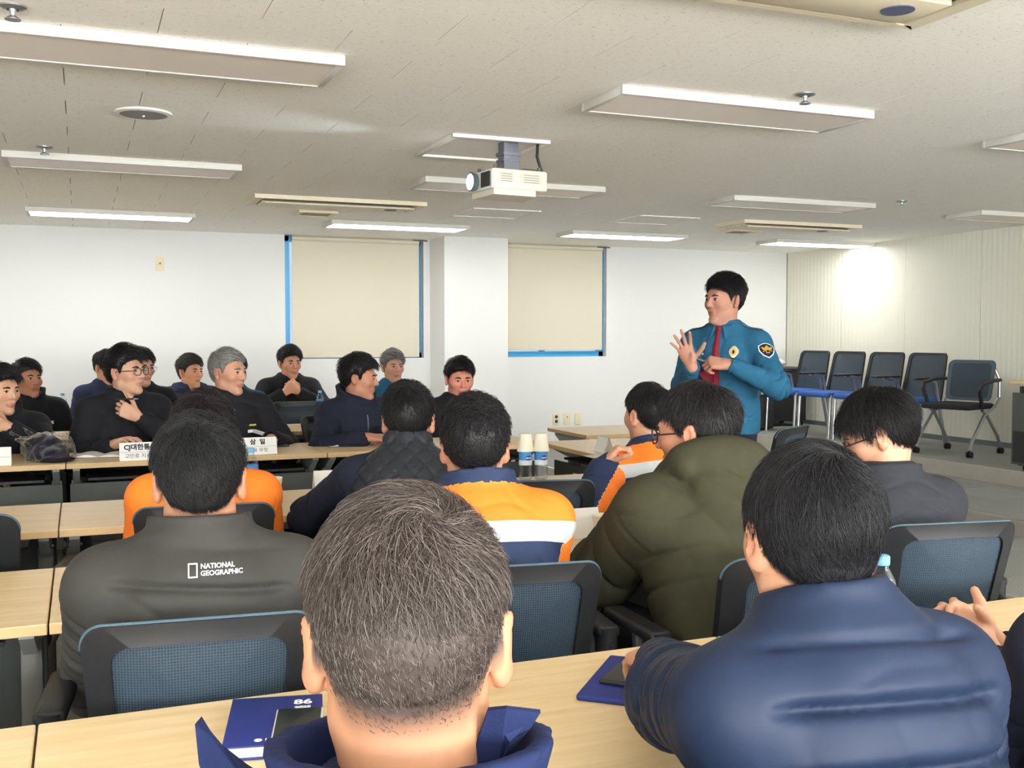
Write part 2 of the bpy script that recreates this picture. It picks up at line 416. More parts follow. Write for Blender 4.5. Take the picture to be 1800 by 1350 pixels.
# ceiling cassettes, vents, hatches, speaker, sprinklers
M_AC = mat('ivory_ac_plastic', srgb(226, 216, 190), 0.45)
M_SLOT = mat('dark_slot', srgb(62, 58, 52), 0.7)
def cassette(x, y, lab):
    t = empty('air_conditioner', (x, y, CEIL), 0, lab, 'air conditioner', 'ceiling cassettes')
    L, Wd = 1.29, 0.47
    fp = MB()
    fp.prism([(-L / 2, -Wd / 2), (L / 2, -Wd / 2), (L / 2 - 0.03, -Wd / 2 + 0.03), (-L / 2 + 0.03, -Wd / 2 + 0.03)], -0.03, 0)
    fp.prism([(-L / 2, Wd / 2), (L / 2, Wd / 2), (L / 2 - 0.03, Wd / 2 - 0.03), (-L / 2 + 0.03, Wd / 2 - 0.03)], -0.03, 0)
    fp.prism([(-L / 2, -Wd / 2), (-L / 2, Wd / 2), (-L / 2 + 0.06, Wd / 2 - 0.03), (-L / 2 + 0.06, -Wd / 2 + 0.03)], -0.03, 0)
    fp.prism([(L / 2, -Wd / 2), (L / 2, Wd / 2), (L / 2 - 0.06, Wd / 2 - 0.03), (L / 2 - 0.06, -Wd / 2 + 0.03)], -0.03, 0)
    fp.obj('outer_frame', M_AC, t, smooth=False)
    MB().box((0, 0, -0.008), (L - 0.1, Wd - 0.05, 0.012)).obj('recess', M_SLOT, t, smooth=False)
    MB().box((0, 0.085, -0.024), (L - 0.16, 0.20, 0.02), bev=0.004).obj('intake_panel', M_AC, t)
    MB().box((0, -0.115, -0.03), (L - 0.16, 0.12, 0.012), rot=Matrix.Rotation(R(18), 4, 'X'), bev=0.003).obj('louvre', M_AC, t)
    MB().lathe([(0.05, -0.037), (0.05, -0.033), (0.0, -0.033)], (L / 2 - 0.2, 0.08, 0), 20).obj('badge', mat('blue_grey_badge', srgb(86, 92, 120), 0.5), t)
    return t
cassette(1.82, 7.89, 'ivory ceiling air conditioner in front of the left window')
cassette(6.02, 7.93, 'ivory ceiling air conditioner near the right wall')
cassette(1.86, 2.44, 'ivory ceiling air conditioner cut off at the top edge')
for x, y, lab in [(1.81, 8.64, 'small square ceiling vent behind the left air conditioner'), (5.9, 8.55, 'small square ceiling vent behind the right air conditioner')]:
    t = empty('ceiling_vent', (x, y, CEIL), 0, lab, 'vent', 'ceiling vents')
    b = MB()
    for s in (-1, 1): b.box((s * 0.14, 0, -0.01), (0.04, 0.32, 0.02)); b.box((0, s * 0.14, -0.01), (0.24, 0.04, 0.02))
    b.obj('vent_frame', M_AC, t, smooth=False)
    for k in range(5): MB().box((0, -0.1 + 0.05 * k, -0.008), (0.24, 0.035, 0.004), rot=Matrix.Rotation(R(30), 4, 'X')).obj('slat', mat('vent_grey', srgb(150, 144, 130), 0.6), t, smooth=False)
for x, y, lab in [(3.2, 8.1, 'square ceiling access hatch right of the left air conditioner'), (4.67, 8.03, 'square ceiling access hatch left of the right air conditioner')]:
    t = empty('access_hatch', (x, y, CEIL), 0, lab, 'hatch', 'ceiling hatches')
    b = MB()
    for s in (-1, 1): b.box((s * 0.285, 0, -0.004), (0.016, 0.55, 0.01)); b.box((0, s * 0.27, -0.004), (0.555, 0.016, 0.01))
    b.obj('hatch_frame', M_WHITE, t, smooth=False)
    MB().box((0, 0, -0.002), (0.54, 0.51, 0.006)).obj('hatch_cover', M_TILE, t, smooth=False)
t = empty('ceiling_speaker', (0.287, 5.1, CEIL), 0, 'round flush ceiling speaker with grey grille', 'speaker')
MB().lathe([(0.125, 0), (0.125, -0.008), (0.105, -0.012), (0.105, 0)], n=40).obj('rim', M_WHITE, t)
MB().lathe([(0.106, -0.004), (0.1, -0.012), (0.0, -0.014)], n=40).obj('grille', mat('grey_grille', srgb(132, 130, 126), 0.6, bump=0.5, bscale=900), t)
MB().sph((0, 0, -0.015), 0.006).obj('screw', M_WHITE, t)
for x, y, lab in [(-0.174, 3.62, 'chrome sprinkler head in the top left corner'), (2.84, 3.64, 'chrome sprinkler head above the nearest unlit light on the right'),
                  (-0.158, 6.21, 'chrome sprinkler head near the left edge by the middle light'), (5.75, 6.21, 'chrome sprinkler head right of the middle row lights')]:
    t = empty('sprinkler', (x, y, CEIL), 0, lab, 'sprinkler', 'ceiling sprinklers')
    MB().lathe([(0.042, 0), (0.042, -0.006), (0.026, -0.012), (0.018, -0.012), (0.018, 0)], n=24).obj('escutcheon', M_CHROME, t)
    MB().cyl((0, 0, -0.01), (0, 0, -0.03), 0.012, 0.008).obj('body', M_CHROME, t)
    MB().lathe([(0.006, -0.028), (0.024, -0.04), (0.024, -0.043), (0.0, -0.043)], n=16).obj('deflector', M_CHROME, t)

# projector on its ceiling plate
t = empty('ceiling_plate', (2.02, 5.33, CEIL), 0, 'white square ceiling opening plate that the projector hangs from', 'ceiling plate')
b = MB()
for s in (-1, 1): b.box((s * 0.255, 0, -0.008), (0.03, 0.62, 0.02), bev=0.004); b.box((0, s * 0.305, -0.008), (0.54, 0.03, 0.02), bev=0.004)
b.obj('plate_frame', M_WHITE, t)
MB().box((0, 0, -0.002), (0.5, 0.6, 0.006)).obj('plate_panel', mat('bright_white_panel', srgb(244, 243, 238), 0.5), t, smooth=False)
PJ = empty('projector', (2.10, 5.12, 2.165), R(6), 'white ceiling projector with glowing lens and grey mount', 'projector')
M_PJ = mat('projector_ivory', srgb(222, 214, 196), 0.45)
M_PJF = mat('projector_pale', srgb(214, 224, 222), 0.45)
# body: long axis X, lens face to -X/-Y side
bd = MB(); bd.box((0, 0, 0), (0.32, 0.26, 0.105), bev=0.012, seg=3)
bd.prism([(-0.155, -0.125), (0.09, -0.125), (0.15, 0.1), (-0.155, 0.125)], -0.082, -0.052)
bd.obj('body', M_PJ, PJ)
ff = MB().box((-0.1625, 0, -0.002), (0.006, 0.25, 0.098), bev=0.002).obj('front_panel', M_PJF, PJ)
for k in range(9): MB().box((-0.168, -0.105 + 0.0115 * k, 0.0), (0.008, 0.005, 0.075)).obj('grille_slat', M_SLOT, ff, smooth=False)
MB().lathe([(0.045, 0.0), (0.052, 0.03), (0.044, 0.034), (0.04, 0.01)], n=28).obj('lens_ring', M_GREY, PJ, (-0.165, 0.065, 0), (0, R(-90), 0))
MB().sph((-0.172, 0.065, 0), 0.04, 20, (0.35, 1, 1)).obj('lens', mat('lit_lens', (0.9, 0.97, 1, 1), 0.1, emis=(0.85, 0.97, 1, 1), estr=9), PJ)
for (x, w) in ((-0.085, 0.09), (0.06, 0.13)):
    MB().box((x, -0.1315, 0.008), (w, 0.002, 0.055)).obj('side_sticker', mat('sticker_grey', srgb(202, 196, 180), 0.6), PJ, smooth=False)
    for k in range(4): MB().box((x, -0.133, 0.024 - 0.012 * k), (w * 0.7, 0.001, 0.003)).obj('print_line', M_GREY, PJ, smooth=False)
mt = MB(); mt.box((0, 0.01, 0.165), (0.085, 0.07, 0.09), bev=0.004); mt.box((0, 0.01, 0.115), (0.1, 0.085, 0.012)); mt.box((0, 0.01, 0.148), (0.1, 0.09, 0.018)); mt.box((0, 0.01, 0.09), (0.09, 0.08, 0.06))
M_MOUNT = mat('slate_mount', srgb(112, 114, 124), 0.5, 0.2)
mt.obj('mount', M_MOUNT, PJ)
for sx in (-1, 1):
    for sy in (-1, 1):
        MB().tube([(0, 0.01, 0.062), (sx * 0.07, sy * 0.05, 0.066), (sx * 0.13, sy * 0.09, 0.058), (sx * 0.13, sy * 0.09, 0.05)], 0.007).obj('arm', M_POST, PJ)
        MB().cyl((sx * 0.13, sy * 0.09, 0.045), (sx * 0.13, sy * 0.09, 0.075), 0.009).obj('bolt', M_POST, PJ)
MB().tube([(0.15, -0.04, 0.215), (0.14, -0.05, 0.14), (0.155, -0.06, 0.08), (0.175, -0.06, 0.03), (0.17, -0.055, -0.03)], 0.008).obj('cable', M_BLACK, PJ)
sp_d = bpy.data.lights.new('projector_beam', 'SPOT'); sp = bpy.data.objects.new('projector_beam', sp_d); COL.objects.link(sp)
sp_d.energy = 14; sp_d.color = (0.8, 0.95, 1.0); sp_d.spot_size = R(46); sp_d.spot_blend = 1.0; sp_d.shadow_soft_size = 0.03
sp.parent = PJ; sp.location = (-0.23, 0.065, 0.0); sp.rotation_euler = (0, R(92), 0)

# small wall things
def wallbox(name, x, z, w, h, lab, cat, m=M_CREAM, kind=None, group=None):
    t = empty(name, (x, BACK, z), 0, lab, cat, group)
    MB().box((0, -0.006, 0), (w, 0.012, h), bev=0.003).obj('cover_plate', m, t)
    return t
t = wallbox('thermostat', 0.725, 2.055, 0.075, 0.13, 'small cream thermostat high on the white wall at left', 'thermostat')
MB().box((0.0, -0.014, 0.0), (0.05, 0.008, 0.05), bev=0.003).obj('dial', M_CREAM, t); MB().cyl((0, -0.018, 0), (0, -0.026, 0.006), 0.008).obj('knob', M_GREY, t)
for k, (x, lab) in enumerate([(4.928, 'cream double wall socket, leftmost of three plates'), (5.063, 'cream wall plate with one small outlet, middle of three'), (5.198, 'blank cream wall plate, rightmost of three')]):
    t = wallbox('wall_socket', x, 0.43, 0.08, 0.125, lab, 'socket', group='wall plates')
    if k == 0:
        for s in (-1, 1): MB().cyl((0, -0.0125, s * 0.026), (0, -0.014, s * 0.026), 0.019).obj('outlet', M_SLOT, t)
    if k == 1: MB().cyl((0.0, -0.0125, 0.02), (0.0, -0.015, 0.02), 0.007).obj('outlet', M_SLOT, t)

# ------------------------------------------------------------------ tables
TL, TD = 1.296, 0.60
def table_meshes():
    tp = MB().box((0, 0, 0.7175), (TL, TD, 0.025), bev=0.002, seg=1)
    for f in tp.bm.faces: f.material_index = 1 if abs(f.normal.z) < 0.5 else 0
    tme = tp.mesh('table_top', M_WOOD, False); tme.materials.append(M_EDGE)
    lg = MB(); lg.box((0, 0, 0.34), (0.05, 0.07, 0.56), bev=0.004)
    lme = lg.mesh('leg', M_POST, True, 35)
    br = MB(); br.prism([(-0.24, 0.705), (0.22, 0.705), (0.22, 0.685), (0.06, 0.60), (-0.06, 0.60), (-0.24, 0.685)], -0.016, 0.016,
                        Matrix(((0, 0, 1, 0), (1, 0, 0, 0), (0, 1, 0, 0), (0, 0, 0, 1))))
    bme = br.mesh('bracket', M_BRACKET, False)
    ft = MB(); ft.box((0, 0, 0.045), (0.045, 0.52, 0.035), bev=0.008)
    for s in (-1, 1): ft.cyl((0, s * 0.23, 0.0), (0, s * 0.23, 0.03), 0.018, 0.015)
    fme = ft.mesh('foot', M_POST, True, 35)
    pm = MB().box((0, 0.20, 0.455), (TL - 0.03, 0.014, 0.33), bev=0.003).mesh('modesty_panel', M_PANEL, True, 35)
    sh = MB().box((0, 0.05, 0.635), (TL - 0.2, 0.26, 0.012)).mesh('shelf', M_BLACK)
    st = MB().box((0, 0.2082, 0.555), (0.17, 0.002, 0.032)).mesh('asset_sticker', M_PAPER)
    sl = MB().box((0, 0.2094, 0.555), (0.13, 0.001, 0.006)).mesh('print_line', M_GREY)
    return tme, lme, bme, fme, pm, sh, st, sl
TM = table_meshes()
def table(x, y, rz, lab, sticker=True, group='training tables'):
    t = empty('training_table', (x, y, 0), rz, lab, 'table', group)
    inst('table_top', TM[0], t)
    for s in (-1, 1):
        inst('leg', TM[1], t, (s * (TL / 2 - 0.045), 0.02, 0)); inst('bracket', TM[2], t, (s * (TL / 2 - 0.045), 0, 0)); inst('foot', TM[3], t, (s * (TL / 2 - 0.045), 0, 0))
    inst('modesty_panel', TM[4], t); inst('shelf', TM[5], t)
    if sticker:
        s = inst('asset_sticker', TM[6], t, (0.28, 0, 0)); inst('print_line', TM[7], s)
    return t
J0 = -0.075
TX = [J0 - 0.65, J0 + 0.65, J0 + 1.95]
TLAB = {
 (1, 0): 'maple training table cut off at the bottom left corner', (1, 1): 'maple table in the nearest row with the navy diary on it', (1, 2): 'maple table in the nearest row with a water bottle, right of the blue folder',
 (2, 0): 'maple table at the left edge, second row from the camera', (2, 1): 'maple table in front of the grey padded jacket', (2, 2): 'maple table that the olive coat leans on',
 (3, 0): 'maple table at the left edge, third row, behind an empty black chair', (3, 1): 'maple table with a bottle and paper cup beyond the grey padded jacket', (3, 2): 'maple table with two bottles wearing upturned cups',
 (4, 0): 'maple table holding the cap wrapped in clear plastic', (4, 1): 'maple table with the open notebook and two name cards', (4, 2): 'maple table in front of the navy zip jacket facing right',
 (5, 0): 'maple table at left, row behind the wrapped cap', (5, 1): 'maple table behind the man with raised hand and glasses', (5, 2): 'maple table behind the zip jackets with an empty chair at it',
 (6, 0): 'maple table at far left against the last row', (6, 1): 'maple table of the last row behind the grey haired man', (6, 2): 'maple table of the last row below the left blind'}
for r_, (yc, rz) in enumerate([(1.54, 0), (2.78, 0), (3.98, 0), (5.87, math.pi), (7.23, math.pi), (8.49, math.pi)]):
    for c_, x in enumerate(TX): table(x, yc, rz, TLAB[(r_ + 1, c_)])
table(2.83, 5.05, math.pi / 2, 'maple side table turned end-on with an acrylic card, beyond the orange sleeve')
table(3.62, 6.25, math.pi, 'maple table edge seen beyond the side table below the wall sockets')

# ------------------------------------------------------------------ chairs
def ring_pts(w, h, r, n=11):
    pts = []
    for cx, cz, a0 in ((w / 2 - r, h - r, 0), (-w / 2 + r, h - r, 90), (-w / 2 + r, r, 180), (w / 2 - r, r, 270)):
        for k in range(n):
            a = R(a0 + 90 * k / (n - 1)); pts.append((cx + r * math.cos(a), cz + r * math.sin(a)))
    return pts
def back_shape(w, h, border, curve, tilt, taper, thick=0.022, bottom_extra=0.0):
    """curved back with frame ring and mesh panel; local: bottom centre at origin, sitter towards +Y"""
    O = ring_pts(w, h, 0.05); I = [(x * (1 - 2 * border / w), (z - h / 2) * (1 - 2 * (border * 0.75) / h) + h / 2 + bottom_extra) for x, z in O]
    def P(x, z, off):
        k = 1 - taper * (1 - z / h)
        return (x * k, -z * math.tan(tilt) + curve * (2 * x / w) ** 2 + off, z)
    fr = MB(); n = len(O)
    loops = [[fr.bm.verts.new(P(x, z, o)) for x, z in L] for L, o in ((O, thick / 2), (I, thick / 2), (I, -thick / 2), (O, -thick / 2))]
    for a in range(4):
        A, B = loops[a], loops[(a + 1) % 4]
        for k in range(n): fr.bm.faces.new((A[k], A[(k + 1) % n], B[(k + 1) % n], B[k]))
    pn = MB(); cz = h / 2 + bottom_extra
    sc = [1.04, 0.75, 0.5, 0.25]
    for off in (0.003, -0.003):
        L = [[pn.bm.verts.new(P(x * s, (z - cz) * s + cz, off)) for x, z in I] for s in sc]
        c = pn.bm.verts.new(P(0, cz, off))
        for A, B in zip(L, L[1:]):
            for k in range(n): pn.bm.faces.new((A[k], A[(k + 1) % n], B[(k + 1) % n], B[k]))
        for k in range(n): pn.bm.faces.new((L[-1][k], L[-1][(k + 1) % n], c))
    pp = MB(); pp.tube([P(x, z, 0.0) for x, z in O if z > h * 0.5], 0.0042, 6)
    return fr.mesh('back_frame', M_BLACK, True, 40), pn.mesh('mesh_panel', M_MESH, True, 60), pp.mesh('piping', M_PIPING, True)
OC = {}
def office_chair_meshes():
    f, p, pi = back_shape(0.41, 0.33, 0.05, 0.06, R(14), 0.10)
    OC['back_frame'], OC['mesh_panel'], OC['piping'] = f, p, pi
    s = MB().box((0, 0.02, 0.435), (0.47, 0.46, 0.07), bev=0.03, seg=3); OC['seat'] = s.mesh('seat', M_SEAT, True, 60)
    s = MB()
    s.tube([(-0.27, -0.05, 0.60), (-0.25, -0.16, 0.585), (-0.15, -0.235, 0.56), (0, -0.26, 0.55), (0.15, -0.235, 0.56), (0.25, -0.16, 0.585), (0.27, -0.05, 0.60)], 0.022, 10)
    s.tube([(0, -0.25, 0.56), (0, -0.22, 0.46), (0, -0.10, 0.40)], 0.025, 8); OC['support_bar'] = s.mesh('support_bar', M_BLACK, True, 60)
    a = MB(); a.box((0, 0.06, 0.645), (0.06, 0.27, 0.03), bev=0.012, seg=3); a.cyl((0, -0.06, 0.60), (0, -0.02, 0.64), 0.024); a.cyl((0, -0.055, 0.60), (0, -0.055, 0.655), 0.028)
    OC['armrest'] = a.mesh('armrest', M_BLACK, True, 50)
    ap = MB(); ap.tube([(0, 0.05, 0.63), (0, 0.04, 0.52), (-0.04, 0.03, 0.43), (-0.10, 0.02, 0.405)], 0.016, 8); OC['arm_post_r'] = ap.mesh('arm_post', M_CHROME, True, 50)
    ap = MB(); ap.tube([(0, 0.05, 0.63), (0, 0.04, 0.52), (0.04, 0.03, 0.43), (0.10, 0.02, 0.405)], 0.016, 8); OC['arm_post_l'] = ap.mesh('arm_post', M_CHROME, True, 50)
    c = MB(); c.cyl((0, 0, 0.09), (0, 0, 0.40), 0.026); c.cyl((0, 0, 0.38), (0, 0, 0.405), 0.10); OC['column'] = c.mesh('column', M_BLACK, True, 40)
    b = MB()
    for k in range(5):
        a_ = 2 * math.pi * k / 5 + 0.3
        b.tube([(0, 0, 0.105), (0.15 * math.cos(a_), 0.15 * math.sin(a_), 0.095), (0.28 * math.cos(a_), 0.28 * math.sin(a_), 0.068)], 0.02, 8, rs=[0.03, 0.022, 0.015])
    OC['star_base'] = b.mesh('star_base', M_BLACK, True, 50)
    w = MB()
    for s_ in (-1, 1): w.cyl((s_ * 0.008, 0, 0.027), (s_ * 0.022, 0, 0.027), 0.027)
    w.cyl((0, 0, 0.03), (0, 0, 0.07), 0.008); OC['caster'] = w.mesh('caster', M_RUBBER, True, 40)
office_chair_meshes()
def office_chair(x, y, psi, lab, back_y=-0.2):
    t = empty('office_chair', (x, y, 0), -R(psi), lab, 'chair', 'mesh back office chairs')
    inst('seat', OC['seat'], t)
    bk = inst('back_frame', OC['back_frame'], t, (0, back_y, 0.53)); inst('mesh_panel', OC['mesh_panel'], bk); inst('piping', OC['piping'], bk)
    inst('support_bar', OC['support_bar'], t)
    for s, k in ((1, 'arm_post_r'), (-1, 'arm_post_l')):
        inst('armrest', OC['armrest'], t, (s * 0.275, 0, 0)); inst('arm_post', OC[k], t, (s * 0.275, 0, 0))
    inst('column', OC['column'], t); inst('star_base', OC['star_base'], t)
    for k in range(5):
        a_ = 2 * math.pi * k / 5 + 0.3
        inst('caster', OC['caster'], t, (0.275 * math.cos(a_), 0.275 * math.sin(a_), 0), (0, 0, a_))
    return t
# visitor chairs with blue seats along the right wall
VC = {}
def visitor_meshes():
    f, p, pi = back_shape(0.46, 0.46, 0.03, 0.03, R(12), -0.10, 0.02)
    VC['back_frame'], VC['mesh_panel'] = f, p
    VC['seat'] = MB().box((0, 0.0, 0.445), (0.47, 0.46, 0.055), bev=0.025, seg=3).mesh('seat', M_BLUESEAT, True, 60)
    l = MB(); l.tube([(0, 0.21, 0.0), (0, 0.19, 0.40), (0, 0.17, 0.44)], 0.016, 10); VC['front_leg'] = l.mesh('leg', M_CHROME, True, 50)
    l = MB(); l.tube([(0, -0.27, 0.0), (0, -0.17, 0.42), (0, -0.12, 0.62), (0, 0.0, 0.645)], 0.016, 10); VC['rear_leg'] = l.mesh('leg', M_CHROME, True, 50)
    VC['armrest'] = MB().box((0, 0.0, 0.655), (0.045, 0.30, 0.022), bev=0.009, seg=3).mesh('armrest', M_BLACK, True, 50)
visitor_meshes()
def visitor_chair(x, y, z, psi, lab):
    t = empty('visitor_chair', (x, y, z), -R(psi), lab, 'chair', 'blue seat chairs along the wall')
    inst('seat', VC['seat'], t)
    bk = inst('back_frame', VC['back_frame'], t, (0, -0.21, 0.43)); inst('mesh_panel', VC['mesh_panel'], bk)
    for s in (-1, 1):
        inst('leg', VC['front_leg'], t, (s * 0.235, 0, 0)); inst('leg', VC['rear_leg'], t, (s * 0.235, 0, 0)); inst('armrest', VC['armrest'], t, (s * 0.245, 0, 0))
    return t
for k, (y, lab) in enumerate([(9.42, 'blue seat visitor chair deepest in the corner, behind the standing officer'), (8.86, 'blue seat visitor chair second from the corner'),
                              (8.30, 'blue seat visitor chair third from the corner'), (7.75, 'blue seat visitor chair nearest the grey castered chair')]):
    visitor_chair(7.27, y, 0.31, 268, lab)
# folding training chair on casters
t = empty('training_chair', (7.26, 7.10, 0.31), -R(254), 'grey mesh training chair on casters with black folding seat by the wall', 'chair')
f, p, pi = back_shape(0.44, 0.36, 0.035, 0.04, R(12), 0.04, 0.02)
MB().box((0, 0.02, 0.43), (0.46, 0.44, 0.05), bev=0.022, seg=3).obj('seat', M_SEAT, t)
bk = inst('back_frame', f, t, (0, -0.2, 0.47)); f.materials[0] = mat('slate_plastic', srgb(70, 84, 94), 0.5); inst('mesh_panel', p, bk); inst('piping', pi, bk)
for s in (-1, 1):
    MB().tube([(s * 0.25, 0.26, 0.06), (s * 0.25, 0.22, 0.14), (s * 0.245, 0.0, 0.36), (s * 0.245, -0.16, 0.42), (s * 0.245, -0.25, 0.50), (s * 0.24, -0.26, 0.66), (s * 0.2, -0.25, 0.76)], 0.015, 10).obj('side_frame', M_CHROME, t)
    MB().tube([(s * 0.25, -0.28, 0.06), (s * 0.25, -0.22, 0.16), (s * 0.245, -0.02, 0.37), (s * 0.245, 0.05, 0.40)], 0.015, 10).obj('leg', M_CHROME, t)
    MB().tube([(s * 0.255, -0.24, 0.66), (s * 0.275, -0.08, 0.66), (s * 0.275, 0.10, 0.63), (s * 0.265, 0.13, 0.58), (s * 0.25, 0.06, 0.42)], 0.017, 10).obj('armrest', M_BLACK, t)
    for y in (0.26, -0.28): inst('caster', OC['caster'], t, (s * 0.25, y, 0))

# desk at the right edge, speaker cabinet and box in the corner
t = empty('side_desk', (7.22, 5.75, 0.31), 0, 'desk with maple top and dark grey end panel at the right edge', 'desk')
MB().box((0, 0, 0.69), (1.0, 0.62, 0.028), bev=0.003).obj('table_top', M_WOOD, t)
MB().box((-0.44, 0.24, 0.35), (0.03, 0.03, 0.62), bev=0.003).obj('leg', M_BLACK, t)
MB().box((-0.47, 0.03, 0.33), (0.03, 0.53, 0.56), bev=0.003).obj('end_panel', M_PANEL, t)
MB().box((-0.487, 0.03, 0.19), (0.006, 0.49, 0.24)).obj('lower_panel', M_BLACK, t)
MB().box((0.2, 0.24, 0.38), (0.6, 0.02, 0.5)).obj('modesty_panel', M_PANEL, t)
for yy in (-0.22, 0.18): inst('caster', OC['caster'], t, (-0.44, yy, 0))
t = empty('speaker_cabinet', (7.00, 9.85, 0.31), R(20), 'black loudspeaker cabinet on the floor behind the standing officer', 'speaker')
MB().box((0, 0, 0.24), (0.34, 0.36, 0.46), bev=0.01).obj('cabinet', M_BLACK, t)
MB().box((0, -0.183, 0.20), (0.29, 0.008, 0.34), bev=0.003).obj('grille', mat('speaker_cloth', srgb(52, 54, 56), 0.9, bump=0.5, bscale=900), t)
MB().box((-0.03, -0.184, 0.42), (0.16, 0.006, 0.05)).obj('input_panel', M_POST, t, smooth=False)
MB().box((-0.06, -0.188, 0.42), (0.05, 0.004, 0.02)).obj('lamp', M_WHITEINK, t, smooth=False)
for sx in (-0.13, 0.13):
    for sy in (-0.14, 0.14): MB().cyl((sx, sy, 0.0), (sx, sy, 0.015), 0.015).obj('foot', M_RUBBER, t)
t = empty('equipment_cart', (7.52, 10.22, 0.31), 0, 'black equipment cart in the corner under a cream box', 'cart')
b = MB(); b.box((0, 0, 0.36), (0.7, 0.45, 0.6), bev=0.008); b.obj('cabinet', M_BLACK, t)
MB().box((0, 0, 0.675), (0.74, 0.48, 0.025), bev=0.004).obj('top', M_PANEL, t)
for sx in (-0.3, 0.3):
    for sy in (-0.18, 0.18): inst('caster', OC['caster'], t, (sx, sy, 0))
t = empty('small_box', (7.32, 10.18, 1.0), R(12), 'small cream paper box on the corner cart', 'box')
MB().box((0, 0, 0.07), (0.24, 0.18, 0.14), bev=0.004).obj('carton', mat('cream_card', srgb(222, 214, 190), 0.8), t)
MB().box((0, 0.0, 0.143), (0.25, 0.19, 0.012), bev=0.002).obj('lid', mat('cream_card', srgb(222, 214, 190), 0.8), t)
b = MB(); b.sph((0, 0, 0.045), 0.06, 14, (1.6, 1.2, 0.75)); o = b.obj('plastic_bag', mat('thin_white_plastic', srgb(226, 228, 228), 0.25, trans=0.3, bump=0.6, bscale=40), None, (7.56, 10.12, 1.0))
rnd = random.Random(3)
for v in o.data.vertices: v.co += Vector((rnd.uniform(-1, 1), rnd.uniform(-1, 1), abs(rnd.uniform(-1, 1)))) * 0.012
tag(o, 'crumpled clear plastic bag beside the cream box', 'bag')

# ------------------------------------------------------------------ people: smooth solids on a grid, meshed with surface nets
F32 = np.float32
def V3(*a): return np.array(a, float)
def nrm(v): v = np.asarray(v, float); return v / (np.linalg.norm(v) + 1e-12)
def rotz(a): c, s = math.cos(a), math.sin(a); return np.array([[c, -s, 0], [s, c, 0], [0, 0, 1.0]])
def rotx(a): c, s = math.cos(a), math.sin(a); return np.array([[1.0, 0, 0], [0, c, -s], [0, s, c]])
def roty(a): c, s = math.cos(a), math.sin(a); return np.array([[c, 0, s], [0, 1.0, 0], [-s, 0, c]])

